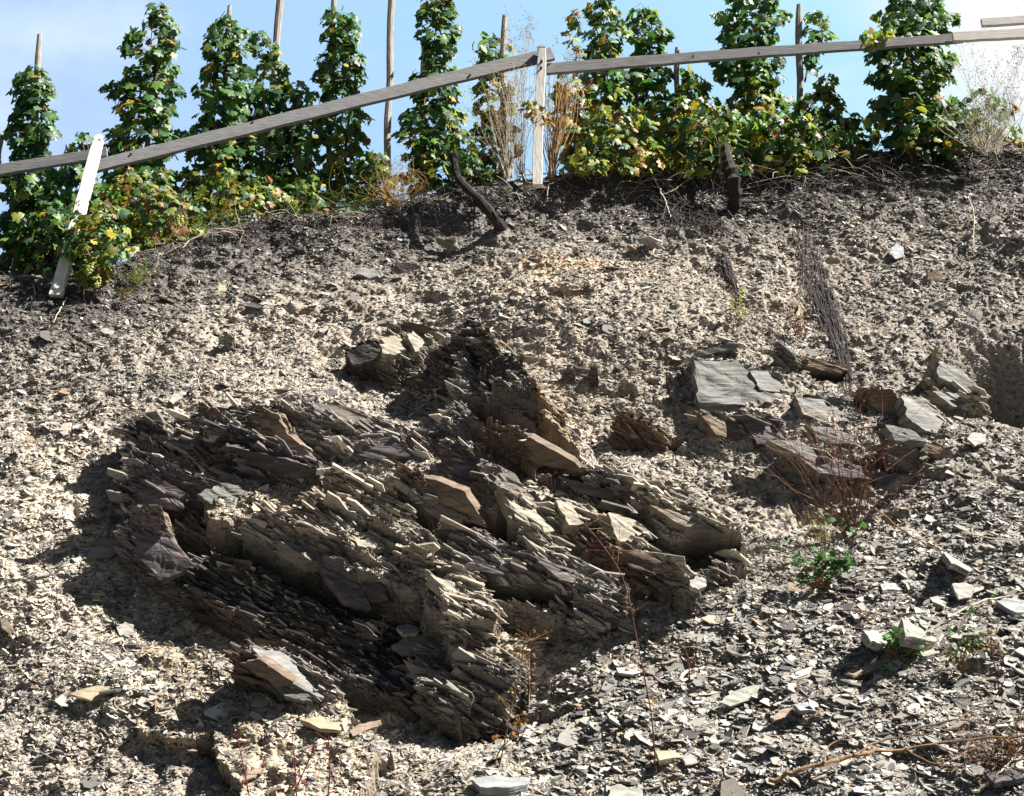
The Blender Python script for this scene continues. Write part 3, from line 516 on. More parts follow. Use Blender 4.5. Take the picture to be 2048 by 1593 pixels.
# ---------------------------------------------------------------- single loose slabs
SLC = dict(pale=(.24, .235, .21), white=(.32, .31, .28), tan=(.34, .285, .20), grey=(.19, .185, .175), dark=(.075, .07, .072), green=(.29, .30, .25), blue=(.25, .265, .27), rust=(.30, .19, .11), brown=(.27, .21, .16))
def slab(poly, thick, nrm, c, label, off=.03, cat='stone', name='slate_stone', group=None, parent=None, m_=None):
    poly = [(float(x), float(y)) for x, y in poly]; cx = sum(p[0] for p in poly)/len(poly); cy_ = sum(p[1] for p in poly)/len(poly)
    face_ = parent is not None
    nrm = np.array(nrm, float)+(rng.normal(0, .07, 3) if face_ else 0); nrm /= np.linalg.norm(nrm)
    C = surf(cx, cy_)+np.array([0, -1, .2])*off*(.45 if face_ else .4)
    pts = []; n = len(poly); K1 = 7 if face_ else 4; jg = 4.5 if face_ else 1.6
    for i in range(n):
        x0, y0 = poly[i]; x1, y1 = poly[(i+1) % n]; ex, ey = x1-x0, y1-y0; le = math.hypot(ex, ey); al = abs(ex*.9+ey*.42)/max(le, 1)   # along the bedding: smooth edge
        for q in range(K1):
            t = q/K1; k = random.gauss(0, 1)*jg*(1.15-al) if q else 0; k2 = random.gauss(0, .8)
            d = raydir(x0+ex*t+k*.9+k2*.3, y0+ey*t+k*.42+k2); lam = ((C-CAMP)@nrm)/(d@nrm); pts.append(CAMP+d*lam)
    pts = np.array(pts); m = len(pts); ctr = pts.mean(0); thick = thick*.75
    def relief(p_, f_):
        w_ = p_@NN; st = hsh(np.floor(w_/.022), 4, 0, 9)-.5; st2 = hsh(np.floor(w_/.06+.3*vn(p_, 3, 6)), 5, 0, 9)-.5
        return ((.006*st+.012*st2+.005*vn(p_, 14, 4)) if face_ else (.0035*st+.004*vn(p_, 14, 4)))*f_
    V = []; F = []
    ins = [.2, .4, .58, .74, .88, .96, 1.0]
    for k_ in ins: q = ctr+(pts-ctr)*k_; V.append(q+nrm*relief(q, 1)[:, None])
    for s_, z in [(1.0, .3), (.975, .36), (.995, .6), (.965, .66), (.95, 1.0)]: V.append(ctr+(pts-ctr)*(s_+rng.normal(0, .006, (m, 1)))-nrm*thick*z)
    V.append(ctr[None]); V.append((ctr-nrm*thick)[None]); V = np.concatenate(V); K = len(ins)+5
    for k in range(K-1):
        for i in range(m): F.append((k*m+i, (k+1)*m+i, (k+1)*m+(i+1) % m, k*m+(i+1) % m))
    for i in range(m): F.append((i, (i+1) % m, K*m)); F.append(((K-1)*m+(i+1) % m, (K-1)*m+i, K*m+1))
    col = np.array(SLC[c])*(1+rng.normal(0, .05, (len(V), 1)))
    if face_: col = col*(1+.5*(hsh(np.floor(V@NN/.03), 2, 0, 31)-.5))[:, None]+np.array([.10, .05, .01])*np.clip(vn(V, 5, 33)-.3, 0, 1)[:, None]
    base = ctr.copy(); o = mesh(name, V-base, F, m_ or M_slab, None, col); o.location = base
    if parent is not None: o.parent = parent; o.location = Vector([float(v) for v in base])-parent.location; return o
    tag(o, label, cat, group); return o
M_slab = attrmat('slab slate', .65, .18, 9, .6, 1.3, .5, stretch=(1, 1, 3), bdist=.012)
M_face = attrmat('cleaved slate', .65, .2, 7, .5, 1.4, .7, stretch=(1, 1, 5), rot=(0, R(-24), 0), bdist=.014)
M_faceh = attrmat('striped slate', .65, .2, 7, .5, 1.4, .7, stretch=(.7, 1, 6), rot=(0, R(-10), 0), bdist=.014)
def outcrop(label, c, items, m_):
    root = empty('rock_outcrop', surf(*c), label, 'rock outcrop', None)
    for it in items: slab(it[0], it[3] if len(it) > 3 else .13, it[2], it[1], None, it[4] if len(it) > 4 else .04, name='slate_face', parent=root, m_=m_)
v0 = (.12, -.92, .30); vl = (.40, -.72, .45); vd = (-.2, -.85, -.35); vu = (-.15, -.72, -.62); vn_ = (-.15, -.95, .12)
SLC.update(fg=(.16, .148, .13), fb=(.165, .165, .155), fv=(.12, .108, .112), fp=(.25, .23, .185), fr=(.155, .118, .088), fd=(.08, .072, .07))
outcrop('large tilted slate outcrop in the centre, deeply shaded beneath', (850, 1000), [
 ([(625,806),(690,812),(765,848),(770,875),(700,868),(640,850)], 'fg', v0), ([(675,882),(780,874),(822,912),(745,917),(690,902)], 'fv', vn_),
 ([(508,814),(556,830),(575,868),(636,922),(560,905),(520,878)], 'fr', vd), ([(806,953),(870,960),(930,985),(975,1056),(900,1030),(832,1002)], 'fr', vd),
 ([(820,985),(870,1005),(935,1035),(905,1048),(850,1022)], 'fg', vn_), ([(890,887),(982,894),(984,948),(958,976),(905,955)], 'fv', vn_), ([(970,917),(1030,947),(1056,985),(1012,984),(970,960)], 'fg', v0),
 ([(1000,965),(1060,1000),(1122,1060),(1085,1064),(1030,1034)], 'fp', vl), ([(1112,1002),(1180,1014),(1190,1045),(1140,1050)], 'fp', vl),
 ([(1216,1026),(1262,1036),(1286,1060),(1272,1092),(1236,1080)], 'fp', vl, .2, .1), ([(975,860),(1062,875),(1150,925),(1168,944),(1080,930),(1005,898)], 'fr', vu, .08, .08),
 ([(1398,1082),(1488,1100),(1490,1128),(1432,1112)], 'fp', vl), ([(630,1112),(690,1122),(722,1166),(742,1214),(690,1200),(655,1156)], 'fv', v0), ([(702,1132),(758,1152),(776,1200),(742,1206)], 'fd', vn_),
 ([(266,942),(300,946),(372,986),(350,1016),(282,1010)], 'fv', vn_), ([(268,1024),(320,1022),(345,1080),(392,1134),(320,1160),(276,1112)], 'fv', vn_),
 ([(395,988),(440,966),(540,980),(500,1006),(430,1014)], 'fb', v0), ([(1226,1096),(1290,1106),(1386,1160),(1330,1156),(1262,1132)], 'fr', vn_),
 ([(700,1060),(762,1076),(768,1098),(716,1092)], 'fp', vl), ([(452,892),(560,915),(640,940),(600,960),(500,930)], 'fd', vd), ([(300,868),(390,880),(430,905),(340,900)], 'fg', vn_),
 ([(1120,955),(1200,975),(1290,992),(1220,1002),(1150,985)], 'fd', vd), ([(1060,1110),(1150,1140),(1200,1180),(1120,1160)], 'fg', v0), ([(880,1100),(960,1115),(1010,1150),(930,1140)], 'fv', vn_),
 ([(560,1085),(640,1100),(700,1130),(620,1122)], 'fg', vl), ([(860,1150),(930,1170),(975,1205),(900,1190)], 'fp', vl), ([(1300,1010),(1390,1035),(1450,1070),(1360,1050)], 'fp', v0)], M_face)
vr = (.22, -.86, .34)
outcrop('pale flat slate slabs outcropping at right, above the russet shrub', (1640, 820), [
 ([(1388,722),(1470,724),(1502,745),(1512,776),(1562,796),(1520,812),(1398,806)], 'fb', v0, .16, .03), ([(1500,742),(1560,742),(1586,785),(1520,780)], 'fb', v0, .10, .06),
 ([(1400,826),(1460,832),(1490,860),(1478,884),(1432,868)], 'fr', v0), ([(1488,838),(1550,845),(1568,880),(1515,888)], 'fv', v0), ([(1556,712),(1620,712),(1694,732),(1684,748),(1610,738)], 'fr', vn_, .14, .05),
 ([(1592,795),(1685,802),(1720,838),(1650,846),(1608,828)], 'fb', v0), ([(1720,778),(1785,780),(1815,830),(1780,838),(1740,812)], 'fr', vd, .12, .05), ([(1806,790),(1850,798),(1890,832),(1906,876),(1852,862),(1815,835)], 'fb', vr, .14, .05),
 ([(1872,710),(1915,722),(1942,760),(1978,797),(1930,790),(1878,755)], 'fb', vr, .14, .05), ([(1866,782),(1920,788),(1958,804),(1905,814)], 'fb', vr), ([(1762,884),(1825,890),(1845,912),(1832,936),(1780,930)], 'fg', vn_, .16, .04),
 ([(1835,882),(1880,893),(1874,910),(1845,905)], 'fr', vn_), ([(1535,882),(1600,880),(1640,905),(1700,925),(1610,918)], 'fg', v0), ([(1620,852),(1700,862),(1712,890),(1640,885)], 'fb', v0),
 ([(1770,850),(1820,858),(1852,885),(1790,882)], 'fb', v0), ([(1590,908),(1700,925),(1790,950),(1780,964),(1640,948)], 'fv', v0), ([(1378,710),(1420,692),(1476,680),(1472,692),(1400,716)], 'fb', vn_, .06, .1)], M_faceh)
outcrop('small cluster of angular slabs left of the dark pointed rock', (780, 695), [
 ([(693,702),(748,684),(766,700),(763,717),(705,733)], 'fd', vn_, .14, .08), ([(768,675),(798,668),(813,694),(792,711),(764,706)], 'fp', vl, .10, .1), ([(813,668),(842,658),(858,680),(831,701)], 'fp', vl, .10, .08), ([(775,654),(820,645),(878,660),(840,667)], 'fr', vn_, .05, .08)], M_face)
outcrop('striped grey slab ledge with a rusty left face, lower left', (590, 1345), [
 ([(505,1298),(560,1303),(642,1350),(692,1389),(640,1397),(570,1362)], 'fb', vl, .12, .08), ([(478,1328),(520,1318),(588,1364),(560,1374)], 'fr', vd, .08, .08), ([(560,1372),(620,1388),(610,1402),(570,1392)], 'fb', v0, .06, .05)], M_face)
up = (.1, -.45, .88); ur = (.45, -.35, .8); fr = (.15, -.85, .45)
G0 = 'single slabs lying on the bank'
for a in [
 ([(166, 1119), (205, 1076), (238, 1078), (262, 1090), (222, 1110)], .05, fr, 'pale', 'pale tapering slab at the left foot of the big outcrop, in front of its shadow', .10),
 ([(231, 1252), (250, 1244), (268, 1250), (266, 1270), (240, 1271)], .03, fr, 'white', 'small whitish slab at the lower left edge of the big shadow', .05),
 ([(782, 1292), (806, 1278), (860, 1266), (862, 1290), (848, 1310), (805, 1308)], .04, fr, 'green', 'pale rust streaked slab jutting over the black hollow under the outcrop', .3),
 ([(793, 1255), (815, 1247), (836, 1256), (833, 1266), (806, 1268)], .03, up, 'white', 'short white slab just above the rust streaked slab over the hollow', .3),
 ([(600, 1440), (640, 1434), (684, 1446), (682, 1461), (640, 1456)], .03, up, 'tan', 'pointed tan shard lying on grit below the striped grey slab', .05),
 ([(700, 1462), (718, 1448), (762, 1440), (758, 1452), (706, 1472)], .03, fr, 'brown', 'oblong brown slab right of the pointed tan shard', .05),
 ([(138, 1388), (190, 1372), (222, 1374), (214, 1392), (182, 1402)], .04, fr, 'tan', 'broad tan slab at the lower left, above a dark hollow', .08),
 ([(86, 1082), (104, 1100), (142, 1140), (138, 1148), (112, 1146), (92, 1112)], .03, (-.2, -.8, .5), 'grey', 'narrow grey slab pressed into the sunlit slope at the far left', .04),
 ([(0, 1236), (14, 1240), (28, 1262), (22, 1270), (4, 1256)], .03, (-.3, -.8, .5), 'brown', 'brown slab cut off by the left edge of the photo', .05),
 ([(1380, 1160), (1394, 1153), (1410, 1157), (1414, 1172), (1398, 1180), (1382, 1172)], .05, fr, 'white', 'bright white stone at the lower right tip of the big outcrop', .08),
 ([(1804, 1238), (1830, 1240), (1878, 1270), (1872, 1284), (1812, 1272)], .085, ur, 'pale', 'thick pale block leaning on the scree, the largest loose stone', .10),
 ([(1728, 1262), (1776, 1260), (1800, 1274), (1768, 1290), (1742, 1282)], .06, ur, 'green', 'greenish flat slab just left of the thick pale block', .08),
 ([(1824, 1286), (1870, 1296), (1880, 1306), (1846, 1312)], .04, up, 'pale', 'flat pale slab directly beneath the thick pale block', .06),
 ([(1690, 1346), (1740, 1328), (1780, 1316), (1792, 1322), (1748, 1340), (1708, 1354)], .045, fr, 'brown', 'long brown splinter of slate lying below the greenish flat slab', .06),
 ([(1438, 1404), (1462, 1384), (1504, 1372), (1560, 1366), (1545, 1386), (1500, 1400), (1460, 1412)], .03, fr, 'green', 'long pale green slab in the middle of the scree fan', .06),
 ([(1406, 1400), (1424, 1384), (1442, 1384), (1432, 1402), (1416, 1408)], .03, fr, 'pale', 'small pale slab touching the left end of the long pale green one', .05),
 ([(1586, 1408), (1646, 1404), (1640, 1422), (1600, 1420)], .03, up, 'blue', 'bluish flat slab right of the long pale green slab', .06),
 ([(1542, 1436), (1560, 1420), (1592, 1414), (1586, 1430), (1552, 1440)], .04, fr, 'brown', 'brownish slab leaning against the bluish flat slab', .05),
 ([(1902, 1400), (1916, 1386), (1934, 1392), (1950, 1414), (1920, 1418)], .05, fr, 'dark', 'dark purple slab standing up among pale chips', .06),
 ([(1904, 1168), (1930, 1166), (1947, 1172), (1944, 1194), (1918, 1198)], .03, fr, 'white', 'square white slab catching the sun at right', .06),
 ([(1856, 1190), (1874, 1186), (1898, 1204), (1888, 1212), (1866, 1202)], .03, up, 'white', 'narrow white slab left of the square white slab', .05),
 ([(1888, 1106), (1904, 1104), (1958, 1136), (1940, 1142), (1902, 1126)], .05, ur, 'pale', 'grey slab with rounded top leaning to the right, above the square white slab', .06),
 ([(1760, 1168), (1800, 1166), (1806, 1178), (1766, 1182)], .03, up, 'white', 'pale slab on the scree between green weed and square white slab', .05),
 ([(1992, 1202), (2020, 1192), (2060, 1196), (2060, 1222), (2032, 1226)], .04, up, 'blue', 'light blue slab cut off by the right edge of the photo', .06),
 ([(944, 1560), (968, 1552), (1062, 1556), (1056, 1568), (1020, 1578), (960, 1574)], .06, up, 'blue', 'long flat grey blue slab at the bottom edge with a black shadow beneath', .10),
 ([(1222, 1572), (1246, 1564), (1284, 1572), (1286, 1600), (1216, 1600)], .06, up, 'pale', 'pale block cut off by the bottom edge near the middle', .08),
 ([(1416, 1478), (1432, 1466), (1448, 1474), (1446, 1490), (1424, 1488)], .04, fr, 'white', 'small blocky white stone left of the long fallen branch', .06),
 ([(1310, 1502), (1380, 1498), (1374, 1512), (1318, 1520)], .04, up, 'tan', 'tan slab over a dark hollow near the bottom', .08),
 ([(1365, 1516), (1378, 1506), (1398, 1512), (1394, 1526), (1372, 1530)], .03, fr, 'white', 'bright white chip right beside the tan slab over the hollow', .07),
 ([(1968, 1546), (2030, 1540), (2050, 1556), (1990, 1566)], .04, up, 'dark', 'dark flat slab near the lower right corner', .08),
 ([(712, 548), (722, 534), (744, 538), (762, 550), (740, 556)], .05, fr, 'grey', 'rounded grey stone high on the bank, left of the dark one', .06),
 ([(782, 548), (790, 530), (816, 524), (842, 534), (838, 550), (806, 552)], .07, (.1, -.95, -.1), 'dark', 'dark blocky stone high on the bank below the black vine stump', .08),
 ([(1778, 506), (1792, 486), (1808, 496), (1806, 514), (1792, 518)], .02, fr, 'blue', 'light blue slab stuck upright in the upper right bank', .05),
 ([(1855, 548), (1872, 540), (1890, 552), (1878, 566), (1858, 562)], .06, (.1, -.95, -.1), 'brown', 'brown angular stone in the upper right bank', .06),
 ([(1930, 640), (1944, 624), (1966, 622), (1962, 644), (1940, 652)], .06, (.1, -.95, .1), 'grey', 'grey angular stone above the shaded hollow at right', .06),
 ([(1860, 610), (1876, 604), (1892, 606), (1886, 618), (1866, 620)], .05, (.1, -.95, -.1), 'dark', 'small dark stone left of the grey angular stone', .06),
 ([(1934, 876), (1948, 866), (1972, 868), (1970, 884), (1950, 892)], .03, fr, 'white', 'white slab on the scree right of the upper outcrop', .05),
 ([(490, 612), (500, 604), (528, 610), (520, 618)], .05, fr, 'dark', 'flat dark stone in the upper left bank beside a shadow', .06),
 ([(338, 802), (350, 788), (376, 782), (366, 794), (346, 808)], .02, fr, 'white', 'white shard pointing up to the right on the left slope', .04),
 ([(116, 786), (122, 776), (138, 778), (140, 788)], .04, fr, 'brown', 'small round brown stone on the left slope', .05),
 ([(200, 662), (212, 656), (232, 664), (222, 672)], .03, fr, 'white', 'small white stone below the leaning post at left', .04),
 ([(1590, 632), (1600, 610), (1612, 616), (1606, 634)], .015, fr, 'tan', 'sandy coloured flake beside the hanging root tangle', .05),
 ([(434, 584), (438, 568), (450, 572), (458, 584)], .02, fr, 'tan', 'small sandy coloured chip at upper left, below the vines', .04),
]: slab(*a[:5], off=a[5])

# ---------------------------------------------------------------- fence
YF = 11.0
def beam(p0, p1, wpx, y0, y1, thick, m, name, parent=None, label=None, cat=None, group=None, round_top=False, end=None):
    A = at(p0[0], p0[1], y0); Bp = at(p1[0], p1[1], y1); d = Bp-A; L_ = np.linalg.norm(d); d /= L_
    nrm = np.array([0, -1, .1]); nrm -= d*(nrm@d); nrm /= np.linalg.norm(nrm); s = np.cross(d, nrm)
    mm = (y0+y1)/2*TH/(W/2); w0 = wpx[0]*mm/2*y0/((y0+y1)/2); w1 = wpx[1]*mm/2
    nseg = max(8, int(L_/.12)); V = []; F = []; ph = random.uniform(0, 9)
    for i in range(nseg+1):
        t = i/nseg; w = w0*(1-t)+w1*t; 
        if round_top and i >= nseg-0: w *= .8
        c = A+d*L_*t+s*.006*math.sin(t*5+ph)+nrm*.008*math.sin(t*3.3+ph)
        e1 = .0022*math.sin(t*41+ph)+.0012*math.sin(t*97); e2 = .0022*math.sin(t*37+2+ph)
        ch = .004
        for (a, b) in ((-w+e1, -thick/2+ch), (-w+ch+e1, -thick/2), (w-ch+e2, -thick/2), (w+e2, -thick/2+ch), (w+e2, thick/2), (-w+e1, thick/2)):
            V.append(c+s*a-nrm*b)
    if round_top:
        m0 = len(V); c = A+d*L_
        for j, (f_, adv) in enumerate(((.92, .35), (.7, .7), (.35, .93))):
            cc = c+d*w1*adv
            for (a, b) in ((-w1*f_, -thick/2), (-w1*f_*.9, -thick/2), (w1*f_*.9, -thick/2), (w1*f_, -thick/2), (w1*f_, thick/2), (-w1*f_, thick/2)): V.append(cc+s*a-nrm*b)
        nseg += 3
    for i in range(nseg):
        for j in range(6): F.append((i*6+j, i*6+(j+1) % 6, i*6+6+(j+1) % 6, i*6+6+j))
    F.append(tuple(range(5, -1, -1))); F.append(tuple(nseg*6+j for j in range(6)))
    V = np.array(V)-A
    o = mesh(name, V, F, m, None, None); o.location = A
    if parent is not None: o.parent = parent; o.location = Vector(A)-parent.location
    else: tag(o, label, cat, group)
    return o, (A, d, s, nrm, L_)
def nails(parent, px, py, Y, rad=.012, name='nail'):
    mb = MB(); p = at(px, py, Y); mb.tube([p+np.array([0, .02, 0]), p+np.array([0, -.004, 0])], [rad, rad*.9], 8); return mb.build(name, M_iron, parent)
fp = empty('wooden_fence', at(640, 300, YF), 'weathered plank fence on two white posts running along the crest in front of the vines', 'fence')
yL = depth(110, 600)-.12
yA = 10.45
beam((112, 592), (199, 281), (27, 23), yL, yA, .05, M_white, 'post', fp, round_top=True)
beam((1074, 372), (1083, 100), (22, 20), 11.0, 11.0, .07, M_white, 'post', fp, round_top=True)
beam((-60, 352), (214, 304), (27, 25), yA+.1, yA+.1, .035, M_rail, 'rail', fp)
beam((180, 336), (1105, 108), (29, 32), yA+.06, 11.08, .035, M_rail, 'rail', fp)
beam((1092, 139), (1925, 75), (27, 22), 11.1, 11.1, .035, M_rail, 'rail', fp)
beam((1905, 75), (2200, 62), (24, 26), 11.06, 11.0, .035, M_railp, 'rail', fp)
beam((1962, 46), (2200, 34), (20, 20), 10.95, 10.9, .035, M_railp, 'rail', fp)
for x, y in ((199, 281), (1083, 122), (1082, 135)): nails(fp, x, y, 10.42 if x < 500 else 10.95)
for x, y in ((262, 308), (505, 245), (940, 150), (1386, 112), (1518, 106), (680, 222), (2010, 38)): nails(fp, x, y, 10.48+(min(x, 1100)-180)/920*.56 if x < 1200 else 11.05, .010, 'nail')

# ---------------------------------------------------------------- vines
def _tmpl():
    half = [(0, 1.0), (13, .80), (24, .66), (33, .72), (50, .95), (62, .74), (78, .58), (92, .68), (112, .84), (128, .66), (150, .62), (168, .50)]
    pts = half+[(180, .12)]+[(-a, r) for a, r in half[:0:-1]]
    return np.array([[r*math.sin(R(a)), r*math.cos(R(a))] for a, r in pts])
LT = _tmpl(); LN = len(LT)
def leaves(pos, nrm, size, col, curl=.35):
    """one lobed leaf per row, all in one foliage mesh: vertices, triangles, colours"""
    n = len(pos); nrm = nrm/np.linalg.norm(nrm, axis=1)[:, None]
    dn = np.array([0, 0, -1.])+rng.normal(0, .5, (n, 3)); y = dn-nrm*(dn*nrm).sum(1)[:, None]; y /= np.linalg.norm(y, axis=1)[:, None]+1e-9; x = np.cross(y, nrm)
    X = LT[:, 0][None]*(1+rng.normal(0, .06, (n, LN))); Y = LT[:, 1][None]*(1+rng.normal(0, .06, (n, LN)))
    cu = curl*rng.uniform(-.3, 1.3, n)[:, None]; Z = -cu*np.abs(X)*.8-cu*.7*np.clip(Y, 0, 2)**2+.09*np.sin(np.arange(LN)*2.2)[None]*rng.uniform(.3, 1.3, n)[:, None]
    P_ = pos[:, None]+size[:, None, None]*(X[..., None]*x[:, None]+Y[..., None]*y[:, None]+Z[..., None]*nrm[:, None])
    V = np.concatenate([pos[:, None]+0*P_[:, :1]+size[:, None, None]*.05*nrm[:, None], P_], 1)
    b = (np.arange(n)*(LN+1))[:, None]; k = np.arange(LN)
    F = np.stack([np.broadcast_to(b, (n, LN)), b+1+k[None], b+1+((k+1) % LN)[None]], -1).reshape(-1, 3)
    C = np.repeat(col, LN+1, axis=0); return V.reshape(-1, 3), F, C
GC = np.array([(.042, .11, .042), (.065, .15, .05), (.095, .17, .09), (.042, .09, .045), (.125, .21, .05)])
def lcol(n, yel, brn, dark=0):
    c = GC[rng.integers(0, len(GC), n)]*rng.uniform(.7, 1.35, (n, 1)); u = rng.random(n)
    yc = np.array([.21, .24, .045])*rng.uniform(.7, 1.3, (n, 1)); oc = np.array([.40, .28, .05])*rng.uniform(.7, 1.2, (n, 1)); bc = np.array([.24, .13, .06])*rng.uniform(.6, 1.3, (n, 1))
    c = np.where((u < yel)[:, None], yc, c); c = np.where((u < yel*.22)[:, None], oc, c); c = np.where((u > 1-brn)[:, None], bc, c); return c
def prof(ctrl, n):
    """sample points in a profile given as (py, cx, half width) rows"""
    c = np.array(sorted(ctrl), float); ys = np.linspace(c[0, 0], c[-1, 0], 200); hw = np.interp(ys, c[:, 0], c[:, 2]); cs = np.cumsum(hw)
    y = np.interp(rng.uniform(0, cs[-1], n), cs, ys); cx = np.interp(y, c[:, 0], c[:, 1]); w = np.interp(y, c[:, 0], c[:, 2])
    lump = .80+.34*np.sin(y/23+c[0, 1])*np.sin(y/9.3+1)
    return y, cx, w*lump, (y-c[0, 0])/(c[-1, 0]-c[0, 0])
def vine(label, ctrl, Y, yel=.1, brn=.02, dens=3.3, size=.065, lowyel=.25, stems=2, bunch=0, name='grape_vine', cat='grape vine', group='grape vines along the crest', dry=0):
    Aarea = 0; c = sorted(ctrl)
    for i in range(len(c)-1): Aarea += (c[i+1][0]-c[i][0])*(c[i+1][2]+c[i][2])
    n = int(Aarea/520*dens*3.7); yel *= .8; brn *= .5; ctrl = [(a_, b_, c_*1.1+5) for a_, b_, c_ in ctrl] 
    y, cx, w, t = prof(ctrl, n); u = rng.uniform(-1, 1, n); u = np.sign(u)*np.abs(u)**.8
    dz = rng.uniform(-1, 1, n)*np.clip(w*Y*TH/(W/2), .08, .28)*np.sqrt(np.clip(1-u*u, .05, 1))
    P_ = at(cx+u*w, y, Y+dz)
    nrm = np.stack([u*.8, -.55+dz*1.2, np.full(n, .45)], 1)+rng.normal(0, .42, (n, 3))
    nrm[:, 1] = np.where(dz > .1, np.abs(nrm[:, 1])*.5, nrm[:, 1])
    sz = size*rng.uniform(.5, 1.25, n)*(.8+.2*np.minimum(t*4, 1)); s2 = sz
    root = empty(name, at(c[-1][1], c[-1][0], Y), label, cat, group)
    col = lcol(n, 0, 0)
    uy = yel+lowyel*np.clip(t-.45, 0, 1)*2; k = rng.random(n) < uy; col[k] = lcol(int(k.sum()), 1, .0)
    k = rng.random(n) < brn*(1+2*t); col[k] = lcol(int(k.sum()), 0, 1)
    V, F, C = leaves(P_, nrm, s2, col); mesh('foliage', V-np.array(root.location), F, M_leaf, root, C, True)
    mb = MB()
    for s_ in range(stems):
        pts = []; ph = random.uniform(0, 6)
        for i in range(14):
            f = i/13; yy = c[-1][0]*(1-f)+(c[0][0]+8)*f+(14 if i == 0 else 0); xx = np.interp(yy, [q_[0] for q_ in c], [q_[1] for q_ in c]); ww = np.interp(yy, [q_[0] for q_ in c], [q_[2] for q_ in c])
            pts.append(at(xx+ww*.45*math.sin(f*5+ph), yy, Y+.08*math.sin(f*7+ph)))
        hh_ = min(1, np.linalg.norm(pts[0]-pts[-1])/1.3); mb.tube(pts, np.linspace(.012 if s_ else .022, .003, 14)*hh_**1.5, 6)
    # petioles and side shoots
    for i in range(0, n, 7):
        q0 = P_[i]; q1 = at(cx[i], min(y[i]+12, c[-1][0]), Y); mb.tube([q0, (q0+q1)/2+np.array([0, 0, .02]), q1], [.0018, .0025, .003], 3, cap=False)
    mb.build('stem', M_stem, root)
    for b_ in range(bunch):
        f = random.uniform(.45, .95); yy = c[0][0]*(1-f)+c[-1][0]*f; xx = np.interp(yy, [q_[0] for q_ in c], [q_[1] for q_ in c]); ww = np.interp(yy, [q_[0] for q_ in c], [q_[2] for q_ in c])
        grapes(root, xx+random.uniform(-.6, .6)*ww, yy, Y-.2)
    return root
ICO = None
def grapes(root, px, py, Y):
    t_ = (1+5**.5)/2; iv = np.array([(-1, t_, 0), (1, t_, 0), (-1, -t_, 0), (1, -t_, 0), (0, -1, t_), (0, 1, t_), (0, -1, -t_), (0, 1, -t_), (t_, 0, -1), (t_, 0, 1), (-t_, 0, -1), (-t_, 0, 1)])/1.9
    fc = [(0, 11, 5), (0, 5, 1), (0, 1, 7), (0, 7, 10), (0, 10, 11), (1, 5, 9), (5, 11, 4), (11, 10, 2), (10, 7, 6), (7, 1, 8), (3, 9, 4), (3, 4, 2), (3, 2, 6), (3, 6, 8), (3, 8, 9), (4, 9, 5), (2, 4, 11), (6, 2, 10), (8, 6, 7), (9, 8, 1)]
    mb = MB(); c = at(px, py, Y)
    for i in range(34):
        z = random.uniform(-.065, .03); rr = .026*(1-((z-.0)/.09)**2)**.5*(.55 if z < -.04 else 1); an = random.uniform(0, 6.28)
        mb.add(iv*.0085+c+np.array([rr*math.cos(an), rr*math.sin(an), z]), fc)
    mb.build('grape_bunch', M_grape, root, True)
def stake(top, bot, Y, r0, label, m=M_stake, dy=0):
    pts = [at(top[0]*(1-f)+bot[0]*f, top[1]*(1-f)+bot[1]*f, Y+dy*(1-f)) for f in np.linspace(1, 0, 12)]
    pts = [p+np.array([.006*math.sin(i*1.3), 0, 0]) for i, p in enumerate(pts)]
    rad = [r0*(1+.06*math.sin(i*2.1)) for i in range(12)]; rad[-1] *= .8
    mb = MB(); base = pts[0]; mb.tube([p-base for p in pts], rad, 9)
    o = mb.build('vine_stake', m); o.location = base; tag(o, label, 'stake', 'wooden stakes among the vines'); return o
stake((78, 70), (58, 560), 11.6, .028, 'grey stake rising above the leftmost vine')
stake((2, 270), (-12, 420), 11.8, .025, 'short stake at the left edge of the photo, bare of leaves')
stake((330, 14), (268, 500), 11.8, .024, 'dark leaning stake inside the tall vine right of the leaning white post')
stake((458, 12), (436, 450), 11.9, .024, 'thin stake topping the double vine')
stake((563, -40), (528, 440), 12.3, .036, 'pale bare stake standing behind the double vine, leaning right')
stake((668, -30), (655, 430), 11.9, .026, 'straight stake inside the vine left of the tall bare pole')
stake((784, -40), (772, 400), 11.5, .032, 'tall bare pole with no leaves, behind the long rail')
stake((846, 100), (852, 400), 12.0, .028, 'stake mostly hidden in the tall vine right of the bare pole')
stake((1008, 32), (1003, 380), 12.1, .030, 'stake topped by a flat cut above the dry vine')
stake((1353, 96), (1357, 350), 12.0, .026, 'short stake under the right rail above the low leaves')
stake((1597, 10), (1602, 340), 11.9, .032, 'stake beside the small leafy shoot, right of the huge dark vine')
stake((1869, -30), (1872, 330), 11.9, .026, 'stake inside the rightmost tall vine')
vine('leftmost vine, dark green and narrow, under a grey stake', [(135, 68, 16), (165, 62, 38), (230, 66, 44), (300, 58, 42), (360, 55, 52), (430, 62, 62), (520, 58, 70), (556, 50, 66)], 11.6, .03, .01, 3.8, lowyel=.05, bunch=1)
vine('small dark vine just behind the leaning white post', [(268, 164, 10), (290, 170, 22), (340, 150, 40), (400, 160, 52), (470, 165, 70), (560, 150, 75)], 11.5, .08, .02, 3.4, lowyel=.15, bunch=1)
vine('tall vine right of the leaning white post with gaps near its top', [(8, 308, 14), (40, 322, 36), (75, 300, 52), (130, 310, 50), (170, 290, 66), (230, 290, 66), (300, 282, 70), (370, 278, 76), (440, 270, 90), (505, 262, 95)], 11.7, .07, .02, 3.0, lowyel=.35, bunch=3)
vine('bushy vine with pointed top, left half of the double vine', [(28, 452, 8), (60, 452, 34), (110, 452, 48), (180, 450, 52), (250, 440, 60), (330, 436, 66), (400, 430, 74), (455, 420, 80)], 11.8, .10, .02, 3.4, lowyel=.35, bunch=2)
